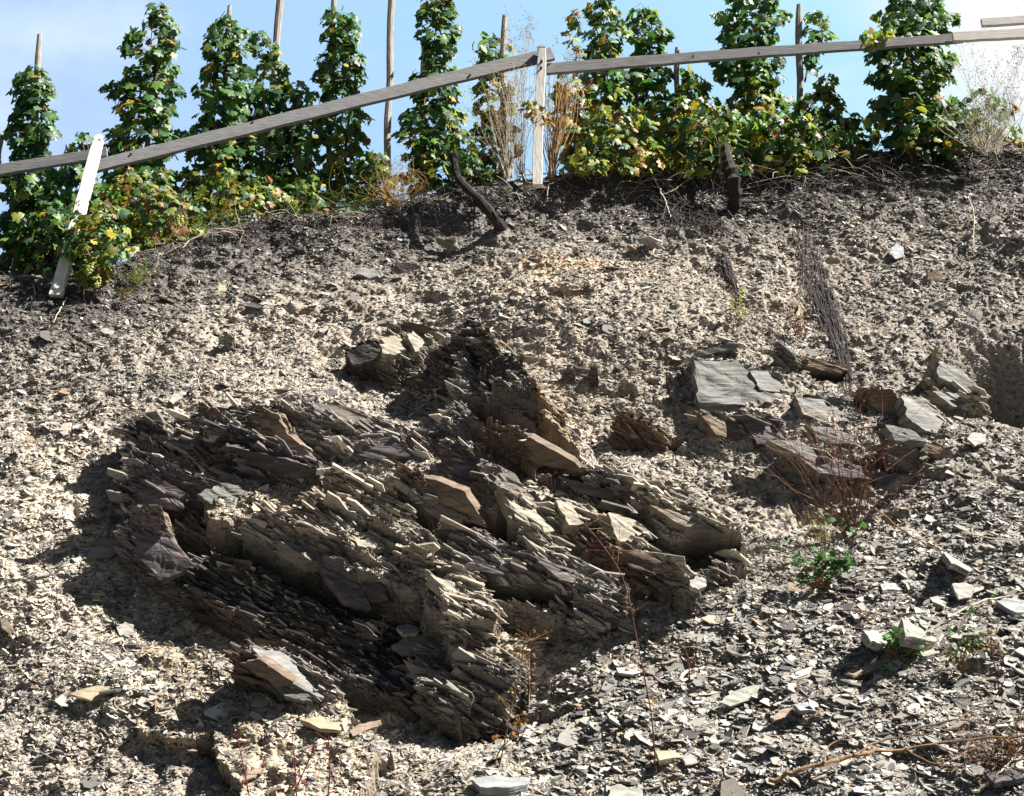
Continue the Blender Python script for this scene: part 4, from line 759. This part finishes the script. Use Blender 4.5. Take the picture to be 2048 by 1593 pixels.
vine('lower vine with rounded top, right half of the double vine', [(64, 515, 8), (90, 522, 26), (130, 545, 34), (200, 535, 46), (280, 525, 58), (360, 530, 62), (430, 520, 64)], 11.9, .12, .03, 3.2, lowyel=.35, bunch=1)
vine('short vine between the double vine and the stake with leafy top', [(166, 590, 12), (190, 600, 26), (230, 605, 40), (300, 600, 48), (360, 590, 52), (425, 590, 55)], 11.8, .15, .02, 3.1, lowyel=.3)
vine('upright vine left of the tall bare pole, yellowing at its foot', [(16, 676, 10), (45, 680, 36), (100, 684, 42), (170, 680, 44), (220, 684, 42), (280, 688, 46), (330, 700, 52), (420, 690, 62)], 11.8, .10, .03, 3.3, lowyel=.75, bunch=2)
vine('tall vine right of the bare pole, in front of the black stump', [(-20, 872, 40), (40, 874, 40), (90, 876, 38), (130, 872, 36), (190, 872, 46), (250, 862, 66), (310, 870, 68), (385, 880, 72)], 11.6, .10, .02, 3.6, lowyel=.35, bunch=1)
vine('small leafy clump at the foot of the bare pole', [(308, 756, 14), (330, 760, 26), (365, 768, 30), (410, 740, 50)], 11.4, .3, .02, 2.6, lowyel=.3)
vine('faded sparse vine left of the upright white post', [(70, 975, 16), (95, 985, 30), (130, 985, 26), (170, 985, 32), (230, 990, 40), (290, 985, 46), (360, 975, 54)], 12.1, .35, .12, 2.6, lowyel=.1)
vine('vine with yellow side shoot, first right of the upright post', [(-20, 1205, 26), (20, 1205, 34), (60, 1210, 40), (110, 1205, 40), (170, 1210, 44), (230, 1200, 60), (290, 1190, 62), (345, 1190, 66)], 11.8, .14, .04, 3.2, lowyel=.8, bunch=1)
vine('dark rounded vine peeking over the right rail', [(10, 1280, 10), (40, 1288, 34), (80, 1300, 40), (120, 1298, 36), (170, 1290, 42), (230, 1300, 56), (335, 1290, 72)], 12.0, .04, .01, 3.5, lowyel=.6, bunch=1)
vine('low yellowish vine below the right rail at the short stake', [(140, 1372, 12), (165, 1390, 26), (210, 1380, 58), (270, 1380, 76), (345, 1380, 80)], 11.7, .4, .05, 3.4, lowyel=.4, bunch=2)
vine('huge dark vine with a broad head above the right rail', [(-30, 1505, 60), (20, 1505, 60), (60, 1500, 62), (100, 1490, 68), (150, 1495, 60), (200, 1520, 62), (260, 1500, 76), (335, 1500, 84)], 11.8, .06, .01, 3.8, lowyel=.85, bunch=1)
vine('small leafy shoot arching right of the stake above the rail', [(24, 1626, 10), (45, 1636, 34), (75, 1635, 26), (120, 1625, 14), (150, 1620, 24)], 11.9, .2, .03, 2.4, lowyel=0)
vine('yellow green vine between the huge vine and the low round one', [(150, 1655, 12), (180, 1650, 26), (215, 1640, 44), (260, 1620, 70), (325, 1610, 76)], 11.7, .45, .12, 3.3, lowyel=.4, bunch=1)
vine('low round dark vine at the edge of the bank, left of the rightmost tall vine', [(228, 1702, 16), (255, 1706, 40), (285, 1710, 46), (325, 1700, 50)], 11.8, .1, .02, 3.2, lowyel=.1)
vine('rightmost tall vine with shaded left flank, covering the rail', [(-30, 1838, 62), (20, 1835, 66), (60, 1830, 76), (95, 1820, 90), (130, 1828, 76), (200, 1825, 86), (250, 1835, 82), (315, 1850, 72)], 11.5, .12, .02, 3.8, lowyel=.1, bunch=1)
vine('straggly grey green vine shoots at the right end of the crest', [(180, 1962, 20), (210, 1970, 50), (250, 1980, 70), (295, 1990, 80)], 11.8, .25, .06, 1.5, lowyel=.1)
vine('yellow side shoot reaching left over the rail from the rightmost vine', [(46, 1770, 10), (66, 1756, 32), (90, 1742, 22), (102, 1738, 8)], 11.0, .7, .05, 2.4, lowyel=.1, size=.05)
vine('dangling shoot with brown and yellow leaves above the right rail near the post', [(20, 1148, 12), (50, 1155, 16), (85, 1142, 10), (110, 1160, 12), (140, 1150, 8)], 11.3, .5, .45, 2.0, lowyel=0, size=.055)
vine('brown withered vine leaves hanging in front of the upright white post', [(205, 1062, 16), (230, 1072, 34), (250, 1090, 22)], 10.85, .25, .6, 2.3, lowyel=0, size=.05)
vine('yellow and brown leaves behind the dry stalks at the white post', [(145, 1142, 12), (190, 1140, 34), (240, 1140, 36), (330, 1150, 26)], 11.5, .35, .3, 2.4, lowyel=.2)
vine('golden low vine leaves at the foot of the vine right of the post', [(300, 1160, 12), (320, 1175, 30), (350, 1185, 34)], 11.15, .9, .05, 2.6, lowyel=0, size=.055)
vine('low tangled vine sprawling over the leaning post at the left end', [(400, 190, 30), (430, 185, 60), (470, 200, 72), (520, 192, 56), (575, 178, 24)], 10.1, .45, .08, 2.6, lowyel=.2, size=.05, bunch=2)
vine('yellowing low vine on the bank edge below the tall vine at left', [(330, 240, 16), (380, 270, 60), (430, 310, 90), (475, 330, 100), (500, 290, 60)], 10.95, .55, .15, 2.3, lowyel=.2, size=.05, bunch=1)
vine('yellowing low leaves under the double vine on the bank edge', [(340, 470, 30), (380, 500, 80), (420, 490, 100), (440, 470, 70)], 11.3, .45, .15, 2.0, lowyel=.2, size=.05)

for lb_, ct_, Y_, ye_, br_ in [
 ('bright yellow green undergrowth directly below the right rail, between post and short stake', [(215, 1240, 30), (250, 1240, 80), (300, 1240, 100), (348, 1240, 100)], 11.35, .55, .08),
 ('low leafy undergrowth around the black trunk right of centre', [(215, 1430, 30), (250, 1430, 80), (300, 1430, 95), (352, 1430, 95)], 11.35, .5, .05),
 ('low leafy undergrowth in front of the huge dark vine', [(220, 1570, 30), (250, 1570, 70), (300, 1570, 85), (345, 1570, 85)], 11.4, .5, .06),
 ('low dark leafy clump filling the gap left of the low round dark vine', [(250, 1665, 20), (290, 1670, 50), (335, 1665, 60)], 11.4, .2, .05),
 ('low green leaves between the leftmost vine and the leaning post', [(400, 100, 30), (460, 105, 60), (560, 100, 75)], 11.35, .1, .02),
 ('low leaves filling the gap between tall left vine and double vine', [(390, 360, 14), (420, 370, 36), (470, 370, 44)], 11.35, .3, .05),
 ('low leaves filling the foot between double vine and yellowing vine', [(360, 620, 20), (395, 610, 44), (432, 610, 60)], 11.35, .4, .08),
 ('low green leaves right of the black stump at the bank edge', [(300, 930, 16), (330, 940, 34), (385, 945, 40)], 11.4, .2, .05),
 ('low grey green leaves right of the rightmost tall vine', [(215, 1920, 16), (250, 1925, 40), (300, 1925, 48)], 11.4, .2, .05),
]: vine(lb_, ct_, Y_, ye_, br_, 2.6, size=.06, stems=1)
# ---------------------------------------------------------------- weeds, stalks, twigs
def smoothpts(P_, n=14):
    P_ = np.array(P_, float); t = np.linspace(0, len(P_)-1, n); i = np.minimum(t.astype(int), len(P_)-2); f = (t-i)[:, None]
    p0 = P_[np.maximum(i-1, 0)]; p1 = P_[i]; p2 = P_[i+1]; p3 = P_[np.minimum(i+2, len(P_)-1)]
    return .5*(2*p1+(p2-p0)*f+(2*p0-5*p1+4*p2-p3)*f**2+(3*p1-p0-3*p2+p3)*f**3)
def stalks(name, label, cat, base, tips, n, m, Y, rad=.002, heads=0, spread=10, headm=None, group=None, curve=.15, branch=0, part='stalk'):
    b0 = at(base[0], base[1], Y); root = empty(name, b0, label, cat, group); mb = MB(); hb_ = MB()
    for i in range(n):
        tx, ty = tips[i % len(tips)]; tx += random.gauss(0, spread); ty += random.gauss(0, spread); s = at(base[0]+random.gauss(0, 5), base[1]+random.uniform(0, 10), Y+random.uniform(-.05, .05))
        e = at(tx, ty, Y+random.uniform(-.15, .12)); md = (s+e)/2+np.array([random.gauss(0, curve*.3), random.gauss(0, .03), .06*random.random()])
        pts = smoothpts([s, md, e], 9); mb.tube(pts, np.linspace(rad, rad*.4, 9), 4, cap=False)
        for k in range(branch):
            f = random.randint(4, 8); q0 = pts[f]; q1 = q0+np.array([random.gauss(0, .06), random.gauss(0, .04), random.uniform(.03, .11)]); mb.tube([q0, (q0+q1)/2+np.array([random.gauss(0, .008), 0, 0]), q1], [rad*.5, rad*.4, rad*.3], 3, cap=False)
            if heads: hb_.add(np.array([(-1, 0, 0), (1, 0, 0), (0, -1, 0), (0, 1, 0), (0, 0, -1), (0, 0, 1.)])*random.uniform(.0035, .007)+q1, [(0, 2, 5), (2, 1, 5), (1, 3, 5), (3, 0, 5), (2, 0, 4), (1, 2, 4), (3, 1, 4), (0, 3, 4)])
        for k in range(heads):
            q1 = e+np.array([random.gauss(0, .03), random.gauss(0, .03), random.gauss(0, .02)]); mb.tube([e, q1], [rad*.35, rad*.3], 3, cap=False)
            hb_.add(np.array([(-1, 0, 0), (1, 0, 0), (0, -1, 0), (0, 1, 0), (0, 0, -1), (0, 0, 1.)])*random.uniform(.003, .006)+q1, [(0, 2, 5), (2, 1, 5), (1, 3, 5), (3, 0, 5), (2, 0, 4), (1, 2, 4), (3, 1, 4), (0, 3, 4)])
    mb.build(part, m, root)['kind'] = 'stuff'
    if hb_.n: hb_.build('seed_head', headm or m, root)['kind'] = 'stuff'
    return root
stalks('dry_weed', 'dense bundle of straw coloured stalks right beside the upright white post', 'dry weed', (1104, 352), [(1100, 150), (1120, 170), (1140, 120), (1090, 200), (1130, 210), (1150, 180)], 60, M_straw, 11.3, .0032, 2, 14, M_twig, branch=2)
stalks('dry_weed', 'thin seeding stalks with tiny dark heads rising above the rail by the post', 'dry weed', (1040, 350), [(1020, 70), (1000, 90), (1045, 60), (975, 130), (940, 190), (1060, 100), (1030, 40), (1075, 90)], 30, M_straw, 11.35, .002, 6, 22, M_twig, branch=4)
stalks('dry_weed', 'pale brown feathery weed crossing the long rail left of the post', 'dry weed', (1015, 350), [(1000, 150), (1020, 180), (990, 220), (1035, 160), (1040, 240), (965, 250)], 60, M_strawp, 10.85, .002, 4, 20, M_straw, branch=5)
stalks('dry_grass_tuft', 'rust brown dry grass tuft at the foot of the bare pole', 'dry grass', (795, 408), [(770, 330), (800, 320), (820, 345), (760, 360), (840, 370), (785, 345)], 90, M_straw, 11.05, .002, 1, 12, curve=.5)
stalks('dry_grass_tuft', 'pale bleached grass tuft at the right end of the crest', 'dry grass', (1968, 300), [(1940, 220), (1960, 200), (1985, 210), (2010, 240), (1930, 250), (2000, 190)], 80, M_strawp, 11.1, .0022, 2, 18, curve=.5, branch=1)
stalks('dry_weed', 'airy weed with countless tiny seed heads against the white sky at right', 'dry weed', (1990, 300), [(1960, 120), (2000, 110), (2035, 95), (2045, 160), (1940, 160), (2020, 200), (2060, 120)], 36, M_strawp, 11.3, .0018, 7, 26, M_twig, branch=6)
stalks('dry_weed', 'reddish thin stalk clump between the vines right of the leaning post', 'dry weed', (355, 470), [(350, 420), (345, 400), (370, 430), (335, 440)], 24, M_straw, 10.8, .002, 2, 12, M_red, branch=2)
stalks('grass_tuft', 'green and yellow grass fringe on the bank edge below the double vine', 'grass', (440, 468), [(400, 440), (440, 430), (480, 430), (420, 450), (510, 430)], 90, woodmat('grass green', (.16, .2, .05)), 11.1, .002, 0, 22, curve=.5)
stalks('grass_tuft', 'green grass fringe at the foot of the upright vine left of the bare pole', 'grass', (700, 425), [(650, 395), (690, 380), (720, 380), (745, 395), (620, 410)], 80, bpy.data.materials['grass green'], 11.15, .002, 0, 20, curve=.5)
stalks('grass_tuft', 'small yellow green tuft below the vines at upper left, on dark soil', 'grass', (272, 560), [(262, 535), (275, 520), (290, 530), (300, 545)], 40, bpy.data.materials['grass green'], float(surf(272, 560)[1])-.03, .002, 0, 10, curve=.3)

def onbank(pts, off=.03):
    return [surf(x, y)+np.array([0, -1, .3])*(off if np.isscalar(off) else off[i]) for i, (x, y) in enumerate(pts)]
def branchy(name, label, cat, lines, m, group=None, sub='branch'):
    """lines: (pixel polyline, r0, r1, offset). First line is the main stem"""
    L0 = lines[0]; b = onbank([L0[0][0]], L0[3])[0]; root = empty(name, b, label, cat, group)
    for i, (pl, r0, r1, off) in enumerate(lines):
        mb = MB(); p = smoothpts(onbank(pl, off), 5*len(pl)); p += rng.normal(0, .35*r0, p.shape); rr = np.linspace(r0, r1, len(p))*(1+.15*np.sin(np.arange(len(p))*1.9)); mb.tube(p, rr, 6); mb.build(sub if i else 'stem', m, root)
    return root
# dead vine stumps
def stump(label, px, Yl, rad, twigs):
    pts = smoothpts([at(x, y, Y) for (x, y), Y in zip(px, Yl)], 22); r = np.interp(np.linspace(0, 1, 22), np.linspace(0, 1, len(rad)), rad)
    r = r*(1+.16*np.sin(np.arange(22)*2.3)+.1*rng.normal(0, 1, 22)); root = empty('vine_stump', pts[-1], label, 'vine stump', 'black old vine stumps'); mb = MB(); mb.tube(pts, r, 9); mb.build('trunk', M_bark, root)
    mb = MB()
    for pl, Ys, r0 in twigs: mb.tube(smoothpts([at(x, y, Y) for (x, y), Y in zip(pl, Ys)], 10), np.linspace(r0, r0*.4, 10), 5)
    mb.build('root', M_bark, root); return root
ys_ = float(surf(1000, 452)[1])
stump('black gnarled vine stump curving out of the bank at the middle', [(908, 312), (914, 350), (935, 378), (962, 402), (985, 432), (1004, 458)], [11.0, 10.85, 10.7, 10.65, 10.62, ys_], [.034, .036, .030, .034, .045, .055],
      [([(1000, 455), (1015, 430), (1022, 415)], [ys_, ys_-.1, ys_-.1], .014), ([(960, 455), (945, 460), (930, 470)], [ys_-.02]*3, .01), ([(950, 395), (948, 430), (946, 460)], [10.7, 10.65, 10.6], .007)])
ys_ = float(surf(1468, 410)[1])
stump('black vine trunk standing in the dark root hollow right of centre', [(1448, 280), (1455, 320), (1466, 360), (1470, 415)], [11.2, 11.0, 10.85, ys_-.02], [.03, .045, .055, .06],
      [([(1470, 405), (1540, 402), (1600, 390)], [ys_-.05]*3, .012), ([(1470, 400), (1430, 380), (1400, 395)], [ys_-.05]*3, .01), ([(1460, 400), (1450, 430), (1447, 460)], [ys_-.06]*3, .007)])
# tangle of hanging roots
def tangle(name, label, cat, path, wid, n, m, rad, off=.05, seed=1):
    rs = np.random.default_rng(seed); C = np.array(path, float); b = surf(*path[0]); root = empty(name, b, label, cat); mb = MB()
    for i in range(n):
        f0 = rs.uniform(0, .5); f1 = min(1, f0+rs.uniform(.25, .7)); k = 9; pts = []; o0 = rs.uniform(-1, 1); ph = rs.uniform(0, 6)
        for t in np.linspace(f0, f1, k):
            s = t*(len(C)-1); j = min(int(s), len(C)-2); c = C[j]+(C[j+1]-C[j])*(s-j); w = np.interp(t, np.linspace(0, 1, len(wid)), wid)
            pts.append((c[0]+w*(o0*.8+.35*math.sin(t*14+ph)), c[1]+rs.normal(0, 2)))
        pts = [(a_+rs.normal(0, .12*wid[0]), b_+rs.normal(0, 4)) for a_, b_ in pts]
        p = np.array([surf(x, y) for x, y in pts]); p[:, 1] -= off*rs.uniform(.3, 1.3); p[1:-1] = (p[:-2]+2*p[1:-1]+p[2:])/4
        mb.tube(smoothpts(p, 14), np.linspace(rad, rad*.4, 14)*rs.uniform(.5, 1.5), 4, cap=False)
    mb.build('root', m, root)['kind'] = 'stuff'; return root
tangle('root_tangle', 'long dark tangle of fine roots hanging down the bank at right', 'roots', [(1600, 440), (1622, 520), (1640, 590), (1672, 670), (1692, 740), (1718, 790)], [16, 26, 30, 20, 10, 7], 85, M_root, .0024, .04)
tangle('root_tangle', 'thin hanging root strand left of the long dark tangle', 'roots', [(1440, 500), (1455, 530), (1470, 570), (1482, 605)], [8, 9, 8, 6], 26, M_root, .004, .04, 2)
tangle('root_tangle', 'web of dark roots below the black trunk in the hollow', 'roots', [(1330, 370), (1360, 420), (1400, 450), (1440, 470)], [40, 60, 50, 30], 50, M_root, .004, .06, 3)
def litter(label, x0, x1, n, m, lo, hi, rad, seed, spread=40):
    rs = np.random.default_rng(seed); root = empty('twig_litter', surf((x0+x1)/2, float(crest((x0+x1)/2))+14), label, 'twig litter'); mb = MB()
    for i in range(n):
        x = rs.uniform(x0, x1); y = float(crest(x))+4+abs(rs.normal(0, spread*.6)); p = surf(x, y)+np.array([0, -.01, .01]); L_ = rs.uniform(lo, hi)
        d = np.array([rs.normal(0, 1), rs.normal(-.25, .3), rs.normal(-.15, .55)]); d /= np.linalg.norm(d); k = rs.normal(0, .25, 3)*L_; k[2] -= .12*L_
        q1 = p+d*L_*.5+np.array([0, -.02, .03]); q2 = p+d*L_+k
        mb.tube(smoothpts([p-d*.03, q1, q2], 7), np.linspace(rad, rad*.4, 7)*rs.uniform(.5, 1.6), 4, cap=False)
    mb.build('twig', m, root)['kind'] = 'stuff'
litter('dark roots and vine litter on the bank edge at left', -60, 700, 260, M_root, .08, .3, .003, 11)
litter('dark roots and vine litter on the bank edge in the middle', 700, 1300, 200, M_root, .08, .35, .003, 12)
litter('dark roots and vine litter on the bank edge at right', 1300, 2080, 420, M_root, .1, .45, .0034, 13, 60)
litter('pale dry canes strewn on the right bank edge', 1280, 2080, 110, M_strawp, .15, .55, .0026, 14, 34)
litter('pale straw bits on the bank edge at left', 200, 1280, 110, M_strawp, .06, .3, .002, 15, 24)
TW = 'fallen twigs and canes'
for a in [
 ('twig', 'pale forked twig hanging over the bank right of centre', 'twig', [([(1298, 340), (1312, 385), (1330, 420), (1338, 440)], .009, .004, .06), ([(1318, 400), (1345, 390), (1372, 372), (1400, 352)], .006, .003, .08)], M_strawp),
 ('twig', 'pale curved cane dropping from the crest below the dry stalks', 'twig', [([(1130, 355), (1105, 368), (1096, 380), (1094, 405)], .006, .003, .04)], M_strawp),
 ('twig', 'long pale cane lying along the crest from stump to trunk', 'twig', [([(1030, 350), (1070, 342), (1110, 352), (1180, 350), (1240, 338), (1290, 320)], .006, .003, .06), ([(1045, 355), (1060, 372), (1090, 365)], .004, .002, .06)], M_strawp),
 ('twig', 'thin brown twig dangling at the upper right bank', 'twig', [([(1935, 395), (1948, 430), (1944, 480), (1940, 512)], .004, .002, .04)], M_strawp),
 ('twig', 'pair of light canes crossing the right crest beside the bleached tuft', 'twig', [([(1830, 300), (1862, 284), (1895, 262)], .006, .003, .1), ([(1850, 285), (1900, 300), (1960, 306)], .005, .002, .08)], M_strawp),
 ('twig', 'arching dark runner lying under the vines left of the bare pole', 'twig', [([(640, 395), (700, 368), (760, 368), (820, 382), (870, 392)], .006, .003, .08)], M_bark),
 ('twig', 'pale bent cane on the bank edge below the double vine', 'twig', [([(372, 500), (385, 485), (420, 472), (470, 466)], .006, .003, .05)], M_strawp),
 ('twig', 'thin pale root dangling under the leaning white post', 'twig', [([(135, 600), (124, 625), (112, 650)], .005, .002, .05)], M_strawp),
 ('twig', 'dark runner cane between vine and rail at the middle', 'twig', [([(912, 330), (908, 385), (915, 400)], .005, .002, .02)], M_bark),
 ('branch', 'long bare brown branch lying across the lower right scree', 'branch', [([(1535, 1572), (1600, 1545), (1700, 1520), (1800, 1510), (1920, 1490), (2060, 1480)], .012, .005, .09), ([(1700, 1520), (1760, 1490), (1850, 1480)], .006, .003, .10), ([(1800, 1510), (1850, 1540), (1930, 1545)], .005, .002, .10), ([(1640, 1535), (1650, 1500), (1700, 1480)], .005, .002, .10)], M_stem),
 ('branch', 'pale stick poking up at the lower right corner', 'branch', [([(1936, 1592), (1990, 1550), (2034, 1502)], .008, .004, .08)], M_strawp),
 ('branch', 'dark thorny twig heap strewn at the lower right edge', 'branch', [([(1820, 1470), (1900, 1450), (1980, 1462), (2050, 1440)], .006, .003, .1), ([(1850, 1500), (1930, 1520), (2040, 1516)], .005, .002, .1), ([(1900, 1455), (1930, 1430), (1990, 1420)], .004, .002, .1), ([(1880, 1560), (1950, 1530), (2050, 1560)], .004, .002, .1)], M_twig),
 ('branch', 'brown cane running from the russet shrub down over the scree', 'branch', [([(1740, 1020), (1790, 1060), (1840, 1090), (1875, 1108)], .006, .003, .05)], M_stem),
 ('branch', 'thin cane lying between the russet shrub and the right edge', 'branch', [([(1890, 1240), (1950, 1210), (2000, 1200), (2050, 1190)], .006, .003, .06), ([(1920, 1070), (1980, 1085), (2050, 1090)], .005, .003, .06)], M_strawp),
 ('branch', 'two canes crossing the black scree shadows left of the pale block', 'branch', [([(1660, 1225), (1720, 1228), (1770, 1240)], .005, .003, .06), ([(1610, 1200), (1640, 1190), (1700, 1196)], .004, .002, .06)], M_twig),
]: branchy(*a[:4], a[4], TW)
# tall thin stems and shrubs rooted in the bank
def shrub(name, label, cat, base, tips, n, m, Y0=None, rad=.004, br=3, spread=18, leafc=None, lean=-.25, group=None, leafn=0, leafsize=.02, part='stem'):
    b = surf(*base); Y = b[1]-.02; root = empty(name, b, label, cat, group); mb = MB(); pos = []
    for i in range(n):
        tx, ty = tips[i % len(tips)]; tx += random.gauss(0, spread); ty += random.gauss(0, spread*.7); s = at(base[0]+random.gauss(0, 6), base[1]+random.uniform(-2, 6), Y)
        e = at(tx, ty, Y+lean*random.uniform(.5, 1.3)); md = (s+e)/2+np.array([random.gauss(0, .04), -.03, random.gauss(.02, .03)]); p = smoothpts([s, md, e], 12); p[1:] += rng.normal(0, .003, (11, 3)); mb.tube(p, np.linspace(rad, rad*.35, 12), 5, cap=False)
        pos += list(p[4:])
        for k in range(br):
            f = random.randint(3, 10); q0 = p[f]; d = (p[f]-p[f-1]); d /= np.linalg.norm(d); q1 = q0+d*random.uniform(.05, .15)+rng.normal(0, .05, 3); q2 = q1+(q1-q0)*.6+rng.normal(0, .02, 3)
            mb.tube([q0, q1, q2], [rad*.5, rad*.35, rad*.2], 4, cap=False); pos += [q1, q2]
    mb.build(part, m, root)
    if leafn:
        pos = np.array(pos)[rng.integers(0, len(pos), leafn)]+rng.normal(0, .012, (leafn, 3)); nr_ = rng.normal(0, .5, (leafn, 3))+np.array([.1, -.5, .7])
        c = np.array(leafc)[rng.integers(0, len(leafc), leafn)]*rng.uniform(.7, 1.3, (leafn, 1)); V, F, C = leaves(pos, nr_, leafsize*rng.uniform(.5, 1.3, leafn), c, .5); mesh('foliage', V-np.array(root.location), F, M_leaf, root, C, True)
    return root
OR = [(.22, .11, .04), (.18, .09, .04), (.28, .19, .07)]; GR = [(.05, .11, .04), (.07, .15, .05), (.10, .17, .05)]
shrub('russet_shrub', 'bare russet shrub fanning up from the scree below the right outcrop', 'shrub', (1700, 1068), [(1560, 870), (1610, 840), (1650, 820), (1700, 780), (1735, 810), (1760, 880), (1790, 910), (1650, 880), (1690, 860), (1820, 950), (1600, 930), (1540, 880)], 24, M_red, rad=.0034, br=6, spread=22, leafc=[(.28, .13, .07), (.2, .09, .05)], leafn=110, leafsize=.009)
shrub('green_weed', 'green leafy weed with lobed leaves just below the russet shrub', 'weed', (1645, 1165), [(1600, 1125), (1640, 1110), (1690, 1125), (1705, 1135), (1620, 1140), (1600, 1150)], 12, M_stem, rad=.003, br=2, spread=8, leafc=[(.05, .12, .05), (.07, .15, .06)], leafn=130, leafsize=.028, lean=-.12)
shrub('yellow_weed', 'upright yellow green weed stem rising from the leafy green weed', 'weed', (1642, 1130), [(1630, 1050), (1650, 1040), (1615, 1060), (1640, 1065)], 6, M_stem, rad=.003, br=3, spread=6, leafc=[(.22, .22, .05), (.1, .14, .04)], leafn=60, leafsize=.013, lean=-.1)
shrub('fallen_leaves', 'small heap of salmon pink leaves under the leafy green weed', 'leaves', (1640, 1178), [(1618, 1168), (1660, 1168), (1636, 1172)], 5, M_stem, rad=.002, br=0, spread=3, leafc=[(.34, .17, .10), (.28, .14, .08)], leafn=12, leafsize=.03, lean=-.05)
shrub('seedling', 'bright green seedling left of the thick pale block', 'seedling', (1792, 1312), [(1784, 1272), (1795, 1268), (1800, 1290), (1808, 1305)], 6, M_stem, rad=.003, br=1, spread=3, leafc=[(.10, .22, .07), (.13, .26, .10)], leafn=34, leafsize=.026, lean=-.1)
shrub('seedling', 'forked green seedling right of the thick pale block', 'seedling', (1925, 1340), [(1905, 1290), (1930, 1275), (1960, 1270), (1945, 1300), (1915, 1310)], 8, M_stem, rad=.003, br=2, spread=6, leafc=GR, leafn=70, leafsize=.016, lean=-.1)
shrub('seedling', 'small yellow green seedling above the right outcrop', 'seedling', (1478, 648), [(1478, 600), (1460, 620), (1492, 625), (1472, 612)], 7, M_stem, rad=.003, br=2, spread=5, leafc=[(.3, .28, .05), (.2, .25, .05)], leafn=60, leafsize=.016, lean=-.08)
shrub('rusty_weed', 'rust red withered weed left of the root tangle', 'weed', (1598, 672), [(1590, 600), (1583, 620), (1600, 630), (1606, 650), (1588, 590)], 9, M_red, rad=.003, br=3, spread=5, leafc=OR, leafn=60, leafsize=.013, lean=-.08)
def tall(label, pl, off, m, heads=0, leafc=None, leafn=0, ls=.012, name='dry_weed', cat='dry weed', r=.004, leafy0=0):
    b = surf(*pl[0]); Y0 = b[1]-.02; n = len(pl); pts = [at(x, y, Y0-off*i/(n-1)) for i, (x, y) in enumerate(pl)]; p = smoothpts(pts, 6*n)+0; root = empty(name, b, label, cat, 'thin stems in front of the bank'); mb = MB(); mb.tube(p, np.linspace(r, r*.5, len(p)), 5)
    pos = []
    for k in range(3*n+heads):
        f = random.randint(len(p)//4, len(p)-1); q0 = p[f]; q1 = q0+np.array([random.gauss(0, .05), random.gauss(0, .03), random.uniform(.0, .07)]); mb.tube([q0, q1], [r*.4, r*.25], 3, cap=False); pos.append(q1)
    mb.build('stem', m, root)
    if leafn:
        pos = np.array(pos)[rng.integers(0, len(pos), leafn)]+rng.normal(0, .012, (leafn, 3)); V, F, C = leaves(pos, rng.normal(0, .6, (leafn, 3))+np.array([.1, -.6, .5]), ls*rng.uniform(.5, 1.3, leafn), np.array(leafc)[rng.integers(0, len(leafc), leafn)], .5); mesh('foliage', V-np.array(root.location), F, M_leaf, root, C)
    return root
tall('tall thin brown stem bent to the left, reaching up in front of the outcrop', [(1312, 1545), (1304, 1440), (1290, 1360), (1272, 1270), (1258, 1200), (1238, 1140), (1200, 1085), (1172, 1052)], .5, M_red, 10, OR, 16, .010)
tall('pair of short dry stems on the scree right of the tall bent stem', [(1380, 1362), (1376, 1320), (1366, 1280)], .1, M_red, 4, OR, 8, .010)
tall('orange tinted weed stem with withered leaves in the lower middle', [(998, 1535), (1012, 1470), (1026, 1400), (1042, 1330), (1048, 1275)], .2, M_stem, 14, [(.25, .14, .05), (.22, .16, .06)], 40, .010)
tall('drooping orange leaves low on the bank left of the tan slab', [(990, 1530), (1000, 1500), (1030, 1470), (1040, 1440)], .12, M_stem, 6, [(.34, .15, .04), (.25, .10, .03)], 16, .014)
tall('tall straw weed with seed tips on the dark bank in the lower middle', [(1062, 1400), (1056, 1350), (1050, 1310), (1062, 1280)], .12, M_red, 14, OR, 40, .009)
for i, (lb, pl) in enumerate([
 ('crimson stem leaning left at the bottom edge, the leftmost of the crimson ones', [(500, 1600), (492, 1560), (480, 1500), (472, 1470)]),
 ('crimson stem rising straight at the bottom edge, second from the left', [(594, 1605), (590, 1540), (584, 1470)]),
 ('crimson forked stem with bright red base at the bottom edge', [(580, 1605), (600, 1560), (622, 1510), (628, 1480)]),
 ('rightmost crimson stem at the bottom edge, long and upright', [(655, 1600), (660, 1540), (656, 1470)])]):
    tall(lb, pl, .1, M_crim, 2, [(.16, .04, .04), (.08, .10, .04)], 7, .012, 'crimson_stem', 'red stem', .0038)
tall('fine pale stem pair hanging in the black hollow below the outcrop', [(762, 1290), (764, 1260), (768, 1230)], .05, M_strawp, 2, r=.0022)
tall('thin straw stem in front of the pale square block of the outcrop', [(1235, 1130), (1238, 1090), (1240, 1050)], .2, M_straw, 4, OR, 6, .008, r=.0025)
tall('reddish weed stems at the right edge of the scree', [(2000, 1390), (1990, 1340), (1982, 1290)], .1, M_red, 10, OR, 30, .012)
shrub('rusty_weed', 'dark rust coloured dead weed heap in the lower right corner', 'weed', (2000, 1530), [(1960, 1480), (2000, 1470), (2040, 1480), (1940, 1510), (2030, 1510)], 22, M_twig, rad=.003, br=4, spread=14, leafc=[(.16, .08, .04), (.22, .12, .06)], leafn=170, leafsize=.010, lean=-.15)
shrub('grass_tuft', 'yellow tinged little plant hanging at the foot of the left vines', 'weed', (250, 600), [(246, 590), (262, 572), (280, 568)], 8, M_stem, rad=.002, br=2, spread=6, leafc=[(.3, .2, .05), (.14, .16, .04)], leafn=46, leafsize=.014, lean=-.05)
